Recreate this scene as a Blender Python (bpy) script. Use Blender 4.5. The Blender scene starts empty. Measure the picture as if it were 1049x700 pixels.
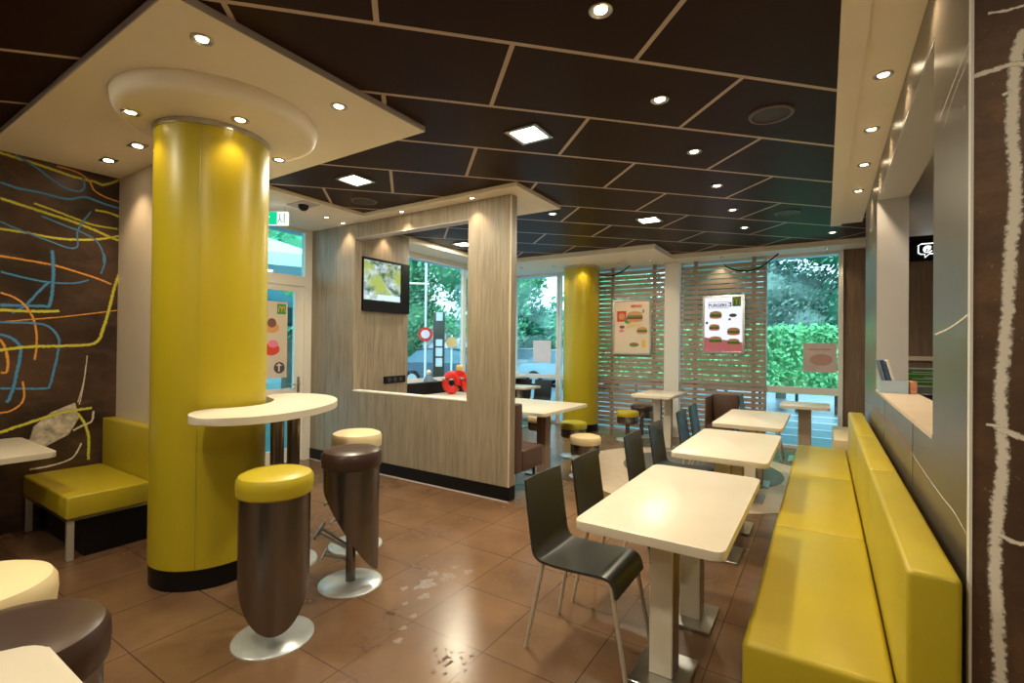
import bpy, bmesh, math, random
from mathutils import Vector, Matrix
PI=math.pi
R=math.radians
rnd=random.Random(7)
scene=bpy.context.scene
C=scene.collection

# ------------------------------------------------------------------ materials
def newmat(name):
    m=bpy.data.materials.new(name); m.use_nodes=True
    nt=m.node_tree; p=nt.nodes.get('Principled BSDF')
    if p is None:
        nt.nodes.clear(); o=nt.nodes.new('ShaderNodeOutputMaterial'); p=nt.nodes.new('ShaderNodeBsdfPrincipled'); nt.links.new(p.outputs[0],o.inputs[0])
    return m,nt,p
def N(nt,t,**k):
    n=nt.nodes.new('ShaderNode'+t)
    for a,b in k.items(): setattr(n,a,b)
    return n
def setin(nt,sock,v):
    if isinstance(v,bpy.types.NodeSocket): nt.links.new(v,sock)
    else: sock.default_value=v
def mth(nt,op,a,b=0.0,c=None):
    n=N(nt,'Math',operation=op); setin(nt,n.inputs[0],a); setin(nt,n.inputs[1],b)
    if c is not None: setin(nt,n.inputs[2],c)
    return n.outputs[0]
def mixc(nt,f,a,b,blend='MIX'):
    n=N(nt,'MixRGB',blend_type=blend); setin(nt,n.inputs[0],f)
    for s,v in ((n.inputs[1],a),(n.inputs[2],b)):
        if isinstance(v,tuple): s.default_value=(*v[:3],1)
        else: nt.links.new(v,s)
    return n.outputs[0]
def coords(nt,scale=(1,1,1)):
    t=N(nt,'TexCoord'); mp=N(nt,'Mapping'); mp.inputs['Scale'].default_value=scale
    nt.links.new(t.outputs['Object'],mp.inputs[0]); return mp.outputs[0]
def noise(nt,vec,scale,detail=3,rough=.5):
    n=N(nt,'TexNoise'); nt.links.new(vec,n.inputs['Vector'])
    n.inputs['Scale'].default_value=scale; n.inputs['Detail'].default_value=detail; n.inputs['Roughness'].default_value=rough
    return n.outputs[0]
def ramp(nt,f,a,b):
    n=N(nt,'MapRange'); nt.links.new(f,n.inputs[0]); n.inputs[1].default_value=a; n.inputs[2].default_value=b
    return n.outputs[0]
def bump(nt,p,h,st,d=.01):
    b=N(nt,'Bump'); b.inputs['Strength'].default_value=st; b.inputs['Distance'].default_value=d
    nt.links.new(h,b.inputs['Height']); nt.links.new(b.outputs[0],p.inputs['Normal'])
def mat(name,col,rough=.5,metal=0,var=0.0,vs=6.0,scale=(1,1,1),spec=.5,coat=0,bmp=0.0,col2=None):
    m,nt,p=newmat(name)
    v=coords(nt,scale); n=noise(nt,v,vs,4)
    c2=col2 if col2 else tuple(max(0,x*(1-var)) for x in col)
    c1=col if col2 else tuple(min(1,x*(1+var)) for x in col)
    f=ramp(nt,n,.3,.7)
    nt.links.new(mixc(nt,f,c1,c2),p.inputs['Base Color'])
    p.inputs['Roughness'].default_value=rough; p.inputs['Metallic'].default_value=metal
    p.inputs['Specular IOR Level'].default_value=spec; p.inputs['Coat Weight'].default_value=coat
    if bmp: bump(nt,p,n,bmp)
    return m
def emis(name,col,st):
    m,nt,p=newmat(name); p.inputs['Base Color'].default_value=(0,0,0,1)
    p.inputs['Emission Color'].default_value=(*col,1); p.inputs['Emission Strength'].default_value=st
    return m
def wood(name,a,b,scale=(14,14,.9),rough=.45):
    m,nt,p=newmat(name)
    v=coords(nt,scale); n1=noise(nt,v,2.2,6,.65); n2=noise(nt,coords(nt,(60,60,2.2)),2.0,3,.6)
    n3=noise(nt,coords(nt,(1.6,1.6,.25)),1.5,2)
    c=mixc(nt,ramp(nt,n1,.32,.68),a,b)
    c=mixc(nt,mth(nt,'MULTIPLY',ramp(nt,n2,.4,.75),.35),c,tuple(x*.45 for x in b))
    c=mixc(nt,mth(nt,'MULTIPLY',ramp(nt,n3,.35,.7),.25),c,a)
    nt.links.new(c,p.inputs['Base Color']); p.inputs['Roughness'].default_value=rough
    return m
def glassmat(name,tint,gloss=.06):
    m,nt,p=newmat(name); nt.nodes.remove(p)
    out=[n for n in nt.nodes if n.type=='OUTPUT_MATERIAL'][0]
    t=N(nt,'BsdfTransparent'); t.inputs[0].default_value=(*tint,1)
    g=N(nt,'BsdfGlossy'); g.inputs['Roughness'].default_value=.02; g.inputs[0].default_value=(1,1,1,1)
    lw=N(nt,'LayerWeight'); lw.inputs[0].default_value=.25
    f=mth(nt,'MULTIPLY_ADD',lw.outputs['Facing'],.12,gloss*.4)
    mx=N(nt,'MixShader'); nt.links.new(f,mx.inputs[0]); nt.links.new(t.outputs[0],mx.inputs[1]); nt.links.new(g.outputs[0],mx.inputs[2])
    nt.links.new(mx.outputs[0],out.inputs[0]); return m
def chalkmat(name,col,edge=.55):
    # chalk stroke: ragged, broken edges come from noise (real gaps in the chalk)
    m,nt,p=newmat(name)
    out=[n for n in nt.nodes if n.type=='OUTPUT_MATERIAL'][0]
    uv=N(nt,'UVMap'); sx=N(nt,'SeparateXYZ'); nt.links.new(uv.outputs[0],sx.inputs[0])
    a=mth(nt,'ABSOLUTE',mth(nt,'SUBTRACT',sx.outputs[1],.5))
    n=noise(nt,coords(nt),60,4,.7)
    h=mth(nt,'ADD',mth(nt,'MULTIPLY',a,2.0*edge),mth(nt,'MULTIPLY',n,.9))
    al=mth(nt,'SUBTRACT',1.0,ramp(nt,h,.70,.95))
    t=N(nt,'BsdfTransparent'); mx=N(nt,'MixShader')
    nt.links.new(al,mx.inputs[0]); nt.links.new(t.outputs[0],mx.inputs[1]); nt.links.new(p.outputs[0],mx.inputs[2])
    nt.links.new(mx.outputs[0],out.inputs[0])
    p.inputs['Base Color'].default_value=(*col,1); p.inputs['Roughness'].default_value=.7
    return m

def floor_mat():
    m,nt,p=newmat('brown_floor_tile')
    t=N(nt,'TexCoord'); s=N(nt,'SeparateXYZ'); nt.links.new(t.outputs['Object'],s.inputs[0])
    fx=mth(nt,'DIVIDE',mth(nt,'ADD',s.outputs[0],11.985),.5); fy=mth(nt,'DIVIDE',mth(nt,'ADD',s.outputs[1],8.55),.505)
    def line(f,w):
        g=mth(nt,'FRACT',f); d=mth(nt,'MINIMUM',g,mth(nt,'SUBTRACT',1.0,g))
        return mth(nt,'LESS_THAN',d,w)
    grout=mth(nt,'MAXIMUM',line(fx,.0065),line(fy,.0065))
    cm=N(nt,'CombineXYZ'); nt.links.new(mth(nt,'FLOOR',fx),cm.inputs[0]); nt.links.new(mth(nt,'FLOOR',fy),cm.inputs[1])
    wn=N(nt,'TexWhiteNoise'); nt.links.new(cm.outputs[0],wn.inputs[0])
    n1=noise(nt,coords(nt),2.3,5,.6); n2=noise(nt,coords(nt),9,5,.65)
    c=mixc(nt,ramp(nt,n1,.3,.7),(.215,.122,.066),(.125,.066,.034))
    c=mixc(nt,mth(nt,'MULTIPLY',wn.outputs[0],.35),c,(.13,.065,.036))
    c=mixc(nt,mth(nt,'MULTIPLY',ramp(nt,n2,.55,.8),.35),c,(.10,.048,.022))
    c=mixc(nt,grout,c,(.07,.038,.024))
    nt.links.new(c,p.inputs['Base Color'])
    r=mth(nt,'MULTIPLY_ADD',n1,.18,.16); nt.links.new(r,p.inputs['Roughness'])
    p.inputs['Specular IOR Level'].default_value=.6
    bump(nt,p,n1,.10,.006)
    return m
def ceil_mat():
    m,nt,p=newmat('dark_ceiling_boards_with_pale_joints')
    t=N(nt,'TexCoord'); s=N(nt,'SeparateXYZ'); nt.links.new(t.outputs['Object'],s.inputs[0])
    v=mth(nt,'SUBTRACT',s.outputs[1],s.outputs[0]); u=mth(nt,'ADD',s.outputs[0],s.outputs[1])
    fv=mth(nt,'DIVIDE',mth(nt,'SUBTRACT',v,3.5-9.75*2),.975)
    row=mth(nt,'FLOOR',fv); g=mth(nt,'FRACT',fv); d=mth(nt,'MINIMUM',g,mth(nt,'SUBTRACT',1.0,g))
    l1=mth(nt,'LESS_THAN',d,.020)
    odd=mth(nt,'MODULO',row,2.0)
    fj=mth(nt,'DIVIDE',mth(nt,'SUBTRACT',mth(nt,'SUBTRACT',u,.74-19.5),mth(nt,'MULTIPLY',odd,.975)),1.95)
    g2=mth(nt,'FRACT',fj); d2=mth(nt,'MINIMUM',g2,mth(nt,'SUBTRACT',1.0,g2))
    l2=mth(nt,'LESS_THAN',d2,.010)
    ln=mth(nt,'MAXIMUM',l1,l2)
    n=noise(nt,coords(nt,(1,1,1)),5,3)
    c=mixc(nt,n,(.026,.010,.006),(.036,.015,.009))
    c=mixc(nt,ln,c,(.58,.47,.40))
    nt.links.new(c,p.inputs['Base Color']); p.inputs['Roughness'].default_value=.42
    p.inputs['Specular IOR Level'].default_value=.08
    return m
def mural_mat():
    m,nt,p=newmat('dark_brown_photo_mural')
    v=coords(nt); n1=noise(nt,v,1.3,6,.6); n2=noise(nt,coords(nt,(1,1,2.2)),4,5,.7); n3=noise(nt,v,2.4,3,.5)
    c=mixc(nt,ramp(nt,n1,.35,.65),(.022,.012,.010),(.10,.052,.032))
    c=mixc(nt,mth(nt,'MULTIPLY',ramp(nt,n2,.5,.8),.5),c,(.16,.10,.085))
    c=mixc(nt,ramp(nt,n3,.55,.72),c,(.012,.008,.010))
    nt.links.new(c,p.inputs['Base Color']); p.inputs['Roughness'].default_value=.33
    return m
def brown_panel_mat():
    m,nt,p=newmat('brown_textured_panel')
    n1=noise(nt,coords(nt,(1,1,1.6)),7,6,.7); n2=noise(nt,coords(nt),2.2,4); n3=noise(nt,coords(nt),26,5,.75)
    c=mixc(nt,ramp(nt,n1,.35,.7),(.10,.048,.024),(.21,.105,.05))
    c=mixc(nt,ramp(nt,n2,.4,.75),c,(.055,.028,.016))
    c=mixc(nt,ramp(nt,n3,.64,.74),c,(.42,.33,.25))
    nt.links.new(c,p.inputs['Base Color']); p.inputs['Roughness'].default_value=.6
    return m

def dome_sky():
    w=bpy.data.worlds.new('World'); scene.world=w; w.use_nodes=True; nt=w.node_tree
    bg=nt.nodes['Background']; tc=N(nt,'TexCoord'); s=N(nt,'SeparateXYZ'); nt.links.new(tc.outputs['Generated'],s.inputs[0])
    f=ramp(nt,s.outputs[2],0.0,.55)
    n=noise(nt,tc.outputs['Generated'],3,4)
    c=mixc(nt,f,(.80,.94,1.0),(.50,.78,1.0)); c=mixc(nt,ramp(nt,n,.45,.65),c,(.86,.96,1.0))
    nt.links.new(c,bg.inputs[0]); bg.inputs[1].default_value=SKY
# ------------------------------------------------------------------ mesh kit
class B:
    def __init__(s): s.bm=bmesh.new(); s.mats=[]
    def _f(s,vs,mi=0):
        try: f=s.bm.faces.new(vs); f.material_index=mi; return f
        except ValueError: return None
    def box(s,x0,x1,y0,y1,z0,z1,bev=0,seg=2,mi=0):
        if x0>x1:x0,x1=x1,x0
        if y0>y1:y0,y1=y1,y0
        if z0>z1:z0,z1=z1,z0
        v=[s.bm.verts.new(p) for p in ((x0,y0,z0),(x1,y0,z0),(x1,y1,z0),(x0,y1,z0),(x0,y0,z1),(x1,y0,z1),(x1,y1,z1),(x0,y1,z1))]
        fs=[s._f([v[i] for i in q],mi) for q in ((3,2,1,0),(4,5,6,7),(0,1,5,4),(1,2,6,5),(2,3,7,6),(3,0,4,7))]
        if bev:
            es=set(e for f in fs for e in f.edges)
            bmesh.ops.bevel(s.bm,geom=list(es),offset=bev,segments=seg,affect='EDGES',profile=.5)
        return s
    def prism(s,poly,z0,z1,bev=0,seg=2):
        a=[s.bm.verts.new((x,y,z0)) for x,y in poly]; b=[s.bm.verts.new((x,y,z1)) for x,y in poly]; n=len(poly)
        ar=sum(poly[i][0]*poly[(i+1)%n][1]-poly[(i+1)%n][0]*poly[i][1] for i in range(n))
        if ar<0: a.reverse(); b.reverse()
        top=s._f(b); bot=s._f(a[::-1])
        for i in range(n): s._f([a[i],a[(i+1)%n],b[(i+1)%n],b[i]])
        if bev: bmesh.ops.bevel(s.bm,geom=list(top.edges)+list(bot.edges),offset=bev,segments=seg,affect='EDGES',profile=.5)
        return s
    def profile(s,poly,y0,y1):   # closed polygon in (x,z) swept along y
        a=[s.bm.verts.new((x,y0,z)) for x,z in poly]; b=[s.bm.verts.new((x,y1,z)) for x,z in poly]; n=len(poly)
        s._f(a); s._f(b[::-1])
        for i in range(n): s._f([a[i],b[i],b[(i+1)%n],a[(i+1)%n]])
        return s
    def lathe(s,prof,cx=0,cy=0,seg=40,sx=1,sy=1):
        rings=[]
        for r,z in prof:
            if r<1e-5: rings.append([s.bm.verts.new((cx,cy,z))])
            else: rings.append([s.bm.verts.new((cx+sx*r*math.cos(2*PI*i/seg),cy+sy*r*math.sin(2*PI*i/seg),z)) for i in range(seg)])
        for a,b in zip(rings,rings[1:]):
            for i in range(seg):
                j=(i+1)%seg
                if len(a)==1 and len(b)>1: s._f([a[0],b[j],b[i]])
                elif len(b)==1 and len(a)>1: s._f([a[i],a[j],b[0]])
                elif len(a)>1: s._f([a[i],a[j],b[j],b[i]])
        return s
    def tube(s,pts,r,seg=10,closed=False):
        pts=[Vector(p) for p in pts]; rings=[]; n=len(pts)
        rr=r if isinstance(r,(list,tuple)) else [r]*n
        for i,p in enumerate(pts):
            d=(pts[(i+1)%n]-pts[i-1]) if closed else (pts[min(i+1,n-1)]-pts[max(i-1,0)])
            d.normalize(); ref=Vector((0,0,1)) if abs(d.z)<.9 else Vector((1,0,0))
            u=d.cross(ref).normalized(); w=d.cross(u).normalized()
            rings.append([s.bm.verts.new(p+(u*math.cos(2*PI*k/seg)+w*math.sin(2*PI*k/seg))*rr[i]) for k in range(seg)])
        m=n if closed else n-1
        for i in range(m):
            a=rings[i]; b=rings[(i+1)%n]
            for k in range(seg): s._f([a[k],a[(k+1)%seg],b[(k+1)%seg],b[k]])
        if not closed: s._f(rings[0][::-1]); s._f(rings[-1])
        return s
    def quad(s,*p,mi=0): s._f([s.bm.verts.new(q) for q in p],mi); return s
    def obj(s,name,m,parent=None,smooth=35,loc=None,recalc=True):
        if recalc: bmesh.ops.recalc_face_normals(s.bm,faces=s.bm.faces)
        me=bpy.data.meshes.new(name); s.bm.to_mesh(me); s.bm.free()
        for x in (m if isinstance(m,(list,tuple)) else [m]): me.materials.append(x)
        if smooth:
            for p in me.polygons: p.use_smooth=True
            me.set_sharp_from_angle(angle=R(smooth))
        o=bpy.data.objects.new(name,me); C.objects.link(o)
        if parent: o.parent=parent
        if loc: o.location=loc
        return o
def thing(name,label,cat,loc=(0,0,0),rz=0,group=None):
    o=bpy.data.objects.new(name,None); C.objects.link(o); o.empty_display_size=.1
    o.location=loc; o.rotation_euler=(0,0,rz); o['label']=label; o['category']=cat
    if group:o['group']=group
    return o
def tag(o,label,cat,group=None,kind=None):
    o['label']=label; o['category']=cat
    if group:o['group']=group
    if kind:o['kind']=kind
    return o
def struct(o): o['kind']='structure'; return o
def dup(root,loc,rz,label,group=None):
    r=root.copy(); C.objects.link(r); r.location=loc; r.rotation_euler=(0,0,rz); r['label']=label
    if group:r['group']=group
    for ch in list(root.children):
        c=ch.copy(); C.objects.link(c); c.parent=r
        for g in list(ch.children):
            d=g.copy(); C.objects.link(d); d.parent=c
    return r
def ribbon(pts,w,frame,m,name,parent,off):
    # chalk stroke on a wall: smooth polyline, lies on the wall plane
    P=[]
    n=len(pts)
    for i in range(n-1):
        p0=Vector(pts[max(i-1,0)]);p1=Vector(pts[i]);p2=Vector(pts[i+1]);p3=Vector(pts[min(i+2,n-1)])
        for k in range(6):
            t=k/6; P.append(.5*((2*p1)+(p2-p0)*t+(2*p0-5*p1+4*p2-p3)*t*t+(3*p1-3*p2+p3-p0)*t**3))
    P.append(Vector(pts[-1]))
    bm=bmesh.new(); uvl=bm.loops.layers.uv.new('UVMap'); L=[]
    for i,p in enumerate(P):
        d=(P[min(i+1,len(P)-1)]-P[max(i-1,0)]).normalized(); q=Vector((-d.y,d.x))
        a=p+q*w*.5; b=p-q*w*.5
        L.append((bm.verts.new(frame(a.x,a.y,off)),bm.verts.new(frame(b.x,b.y,off))))
    for i in range(len(L)-1):
        f=bm.faces.new((L[i][0],L[i][1],L[i+1][1],L[i+1][0]))
        for lp,uv in zip(f.loops,((i,0),(i,1),(i+1,1),(i+1,0))): lp[uvl].uv=(uv[0]*.1,uv[1])
    me=bpy.data.meshes.new(name); bm.to_mesh(me); bm.free(); me.materials.append(m)
    o=bpy.data.objects.new(name,me); C.objects.link(o); o.parent=parent; return o
def textobj(body,size,m,name,parent,loc,rot,ext=.001,align='CENTER',bold=.035):
    cu=bpy.data.curves.new('t','FONT'); cu.body=body; cu.size=size; cu.extrude=ext; cu.align_x=align; cu.offset=size*bold
    t=bpy.data.objects.new('t',cu); me=bpy.data.meshes.new_from_object(t); bpy.data.objects.remove(t)
    me.materials.clear(); me.materials.append(m)
    o=bpy.data.objects.new(name,me); C.objects.link(o); o.parent=parent; o.location=loc; o.rotation_euler=rot; return o
LEFT= [('yellow', 0.016, [(1.04, 3.12), (1.24, 3.1), (1.38, 3.08), (1.52, 3.06), (1.65, 3.06), (1.72, 3.05), (1.84, 3.13)]), ('blue', 0.012, [(1.13, 3.13), (1.24, 3.08), (1.34, 3.01), (1.44, 2.95), (1.54, 2.94), (1.58, 2.99), (1.57, 3.07)]), ('blue', 0.014, [(1.05, 2.88), (1.15, 2.86), (1.3, 2.86), (1.46, 2.85), (1.58, 2.9), (1.65, 2.89), (1.75, 2.87), (1.84, 2.86)]), ('orange', 0.01, [(1.39, 3.12), (1.52, 3.11), (1.61, 3.06), (1.65, 2.98), (1.73, 2.94), (1.84, 2.92)]), ('yellow', 0.016, [(1.05, 2.75), (1.2, 2.72), (1.35, 2.69), (1.5, 2.66), (1.64, 2.62), (1.75, 2.58), (1.85, 2.55)]), ('yellow', 0.012, [(1.25, 2.76), (1.41, 2.72), (1.52, 2.69), (1.65, 2.66), (1.83, 2.66)]), ('yellow', 0.014, [(1.05, 2.5), (1.2, 2.5), (1.36, 2.49), (1.52, 2.5), (1.7, 2.54), (1.85, 2.6)]), ('yellow', 0.013, [(1.66, 2.8), (1.75, 2.8), (1.84, 2.78)]), ('blue', 0.009, [(1.05, 2.56), (1.18, 2.51), (1.34, 2.46), (1.48, 2.42), (1.54, 2.45), (1.54, 2.59), (1.63, 2.78)]), ('blue', 0.01, [(1.3, 2.66), (1.46, 2.61), (1.56, 2.58), (1.67, 2.52), (1.72, 2.42), (1.73, 2.32)]), ('orange', 0.012, [(1.05, 2.28), (1.2, 2.27), (1.39, 2.25), (1.55, 2.21), (1.69, 2.17), (1.79, 2.13)]), ('blue', 0.011, [(1.06, 2.15), (1.2, 2.12), (1.35, 2.1), (1.52, 2.11), (1.62, 2.15)]), ('blue', 0.017, [(1.37, 2.38), (1.38, 2.15), (1.36, 1.91), (1.3, 1.89), (1.06, 1.88)]), ('blue', 0.014, [(1.35, 2.1), (1.28, 2.0), (1.21, 1.89), (1.13, 1.82)]), ('blue', 0.01, [(1.73, 2.41), (1.74, 2.34), (1.71, 2.22)]), ('yellow', 0.016, [(1.06, 1.84), (1.23, 1.84), (1.39, 1.85), (1.42, 1.86)]), ('orange', 0.011, [(1.06, 1.98), (1.14, 1.95), (1.21, 1.88), (1.26, 1.77), (1.28, 1.64), (1.28, 1.52), (1.27, 1.43)]), ('orange', 0.008, [(1.06, 1.74), (1.23, 1.77), (1.42, 1.8), (1.62, 1.84), (1.85, 1.89)]), ('blue', 0.013, [(1.06, 1.74), (1.27, 1.74), (1.36, 1.71), (1.42, 1.62), (1.42, 1.5), (1.39, 1.31), (1.37, 1.21), (1.33, 1.18), (1.07, 1.2)]), ('blue', 0.016, [(1.06, 1.64), (1.13, 1.61), (1.18, 1.54), (1.18, 1.44), (1.16, 1.31), (1.14, 1.18), (1.11, 1.08)]), ('orange', 0.013, [(1.06, 1.6), (1.09, 1.54), (1.11, 1.41), (1.1, 1.33), (1.07, 1.33)]), ('yellow', 0.017, [(1.06, 1.51), (1.24, 1.54), (1.49, 1.55), (1.68, 1.58), (1.74, 1.74), (1.78, 1.92), (1.81, 2.09), (1.85, 2.24)]), ('pale', 0.006, [(1.62, 1.46), (1.61, 1.34), (1.59, 1.18), (1.56, 1.04)]), ('orange', 0.01, [(1.07, 1.0), (1.13, 1.01), (1.19, 1.06), (1.21, 1.13), (1.2, 1.25)]), ('yellow', 0.017, [(1.07, 0.84), (1.22, 0.89), (1.41, 0.95), (1.54, 0.97), (1.66, 0.98)]), ('yellow', 0.015, [(1.56, 0.94), (1.61, 0.84), (1.64, 0.71), (1.64, 0.51)]), ('pale', 0.006, [(1.57, 1.02), (1.59, 1.14), (1.61, 1.32)]), ('pale', 0.012, [(1.67, 0.95), (1.66, 0.86), (1.58, 0.82), (1.53, 0.79)]), ('pale', 0.01, [(1.59, 0.67), (1.53, 0.55), (1.41, 0.51), (1.25, 0.5)])]
RET= [('pale', 0.014, [(0.497, 2.557), (0.478, 2.475), (0.47, 2.301), (0.479, 2.064), (0.469, 1.919), (0.459, 1.685), (0.447, 1.479), (0.452, 1.274), (0.436, 1.006), (0.443, 0.773), (0.45, 0.586)]), ('pale', 0.007, [(0.381, 2.447), (0.423, 2.453), (0.468, 2.46), (0.497, 2.451)]), ('pale', 0.004, [(0.416, 2.633), (0.455, 2.627), (0.494, 2.628)]), ('pale', 0.004, [(0.449, 2.371), (0.47, 2.383)]), ('pale', 0.006, [(0.446, 1.044), (0.48, 1.028), (0.5, 1.03)]), ('pale', 0.009, [(0.448, 1.361), (0.479, 1.347), (0.5, 1.341)]), ('pale', 0.004, [(0.415, 1.373), (0.448, 1.37)])]
RW= [('pale', 0.008, [(2.06, 2.57), (2.31, 2.54), (2.54, 2.51)]), ('pale', 0.006, [(2.06, 2.52), (2.27, 2.5), (2.43, 2.45)]), ('pale', 0.01, [(2.6, 1.66), (2.3, 1.68), (2.06, 1.71)]), ('red', 0.01, [(6.65, 1.03), (5.51, 1.07), (4.57, 1.08), (3.77, 1.09), (3.22, 1.07)]), ('pale', 0.008, [(3.22, 1.07), (2.81, 1.05), (2.45, 1.04), (2.24, 1.04), (2.06, 1.02)]), ('orange', 0.01, [(6.72, 1.8), (5.66, 1.75)]), ('pale', 0.01, [(6.62, 2.49), (5.95, 2.52), (5.4, 2.54)])]
LK=1.0; EXPO=0.38
# ------------------------------------------------------------------ palette
SKY=2.3
M={}
M['floor']=floor_mat(); M['ceil']=ceil_mat(); M['mural']=mural_mat(); M['brownpanel']=brown_panel_mat()
M['yellow']=mat('yellow_green_column_laminate',(.45,.35,.012),.36,spec=.45)
M['vinyl']=mat('yellow_vinyl',(.46,.36,.018),.36,var=.05,vs=3,bmp=.02)
M['vinyl_green']=mat('olive_vinyl',(.40,.36,.03),.4)
M['cream']=mat('cream_vinyl',(.72,.58,.34),.38,var=.04)
M['creamwall']=mat('cream_wall_paint',(.62,.53,.42),.6,var=.02)
M['soffit']=mat('cream_ceiling_paint',(.93,.85,.71),.6,var=.01)
M['edge']=mat('grey_soffit_edge',(.55,.50,.50),.5)
M['white']=mat('white_frame_paint',(.78,.75,.70),.4)
M['whitecool']=mat('white_painted_metal',(.80,.80,.80),.4)
M['table']=mat('cream_white_laminate',(.70,.63,.52),.34,var=.02)
M['tableleg']=mat('cream_table_column',(.72,.66,.55),.35)
M['steel']=mat('brushed_steel',(.55,.55,.54),.28,metal=1,var=.08,vs=20)
M['disc']=mat('pale_steel_disc',(.66,.72,.76),.25,metal=.5,var=.05)
M['bronze']=mat('bronze_metallic_shell',(.235,.225,.22),.27,metal=1)
M['brown']=mat('dark_brown_vinyl',(.050,.026,.020),.32)
M['brown2']=mat('brown_booth_vinyl',(.085,.042,.028),.45)
M['black']=mat('black_plinth',(.006,.005,.006),.4,spec=.2)
M['shell']=mat('charcoal_chair_shell',(.030,.030,.026),.33,var=.05)
M['leg']=mat('pale_painted_steel_leg',(.62,.58,.52),.3,metal=.5)
M['wood']=wood('greige_wood_grain',(.37,.30,.215),(.205,.16,.11))
M['wooddark']=wood('dark_wood_grain',(.26,.175,.12),(.155,.098,.064))
M['slat']=wood('weathered_slat_wood',(.46,.37,.30),(.30,.23,.18),scale=(.9,14,14))
M['mirrorwall']=mat('brushed_bronze_wall_panel',(.20,.17,.135),.33,metal=.6,var=.12,vs=2)
M['sill']=mat('pale_wood_sill',(.62,.50,.37),.45,var=.06,vs=14)
M['greypaint']=mat('grey_paint',(.58,.58,.60),.5)
M['glass']=glassmat('tinted_window_glass',(.76,.93,.98))
M['glassdoor']=glassmat('tinted_door_glass',(.62,.90,.92))
M['lamp']=emis('warm_lamp_lens',(1,.80,.52),22)
M['lampw']=emis('cool_lamp_panel',(.95,1,.72),14)
M['cy']=chalkmat('yellow_chalk',(.62,.58,.06)); M['cb']=chalkmat('blue_chalk',(.07,.26,.50)); M['co']=chalkmat('orange_chalk',(.72,.32,.06)); M['cp']=chalkmat('pale_chalk',(.68,.60,.50)); M['cr']=chalkmat('red_chalk',(.50,.16,.09))
M['whitech']=chalkmat('white_chalk',(.90,.82,.72),.62)
M['cyl']=mat('green_sign',(.02,.42,.16),.4)
M['red']=mat('red_plastic',(.72,.025,.02),.3)
M['toyyellow']=mat('pale_yellow_plastic',(.75,.55,.18),.4)
M['bluegrey']=mat('blue_grey_plastic',(.16,.22,.32),.4)
M['paper']=mat('white_paper',(.80,.78,.76),.7)
M['inlay_cream']=mat('cream_floor_inlay',(.58,.47,.36),.3,var=.08,vs=8)
M['inlay_grey']=mat('grey_floor_inlay',(.11,.105,.10),.3,var=.08)
COL={'yellow':0,'blue':1,'orange':2,'pale':3,'red':4}
CM=[M['cy'],M['cb'],M['co'],M['cp'],M['cr'],M['whitech']]
dome_sky()

def ribbons(strokes,frame,name,parent,mul=1.0,force=None):
    bm=bmesh.new(); uvl=bm.loops.layers.uv.new('UVMap')
    for si,(c,w,pts) in enumerate(strokes):
        P=[]; n=len(pts); off=.0012+si*.00006; w*=mul
        for i in range(n-1):
            p0=Vector(pts[max(i-1,0)]);p1=Vector(pts[i]);p2=Vector(pts[i+1]);p3=Vector(pts[min(i+2,n-1)])
            for k in range(6):
                t=k/6; P.append(.5*((2*p1)+(p2-p0)*t+(2*p0-5*p1+4*p2-p3)*t*t+(3*p1-3*p2+p3-p0)*t**3))
        P.append(Vector(pts[-1])); L=[]
        for i,p in enumerate(P):
            d=(P[min(i+1,len(P)-1)]-P[max(i-1,0)]).normalized(); q=Vector((-d.y,d.x))
            a=p+q*w; b=p-q*w
            L.append((bm.verts.new(frame(a.x,a.y,off)),bm.verts.new(frame(b.x,b.y,off))))
        for i in range(len(L)-1):
            f=bm.faces.new((L[i][0],L[i][1],L[i+1][1],L[i+1][0])); f.material_index=COL[c] if force is None else force
            for lp,uv in zip(f.loops,((i,0),(i,1),(i+1,1),(i+1,0))): lp[uvl].uv=(uv[0]*.1,uv[1])
    me=bpy.data.meshes.new(name); bm.to_mesh(me); bm.free()
    for m in CM: me.materials.append(m)
    o=bpy.data.objects.new(name,me); C.objects.link(o); o.parent=parent; return o

# ------------------------------------------------------------------ room shell
CZ=3.18
fl=struct(B().box(-6.1,3.2,-3.6,9.05,-.12,0).obj('floor',M['floor'],smooth=0))
b=B(); 
b.box(-6.1,3.2,-3.6,9.05,CZ,CZ+.12)
ceil=struct(b.obj('ceiling',M['ceil'],smooth=0))
def disc(name,cx,cy,rx,ry,z,m):
    return struct(B().prism([(cx+rx*math.cos(2*PI*i/72),cy+ry*math.sin(2*PI*i/72)) for i in range(72)],0.0,z).obj(name,m,smooth=0))
disc('trim_1',-1.42,6.45,1.52,1.52,.002,M['inlay_cream'])
disc('trim_2',-1.38,6.75,.98,.98,.004,M['inlay_grey'])

# left mural wall
wl=struct(B().box(-5.80,-5.65,-3.5,1.84,0,CZ).obj('wall_left',M['mural'],smooth=0))
ribbons(LEFT,lambda y,z,o:(-5.65+o,y,z),'chalk_lines',wl,1.0)
# pale collage shape at the foot of the mural
b=B(); pl=[(-5.647,1.30,.98),(-5.647,1.52,1.08),(-5.647,1.545,.93),(-5.647,1.47,.78),(-5.647,1.30,.72),(-5.647,1.05,.70),(-5.647,1.05,.80)]
pl=[(1.27,.86),(1.38,.97),(1.54,1.04),(1.57,.90),(1.50,.76),(1.35,.68),(1.05,.62),(1.05,.70),(1.25,.76)]
b._f([b.bm.verts.new((-5.6475,y,z)) for y,z in pl]); b.obj('pale_collage',mat('pale_collage_print',(.50,.44,.36),.5,var=.5,vs=18),wl,smooth=0)
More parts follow.
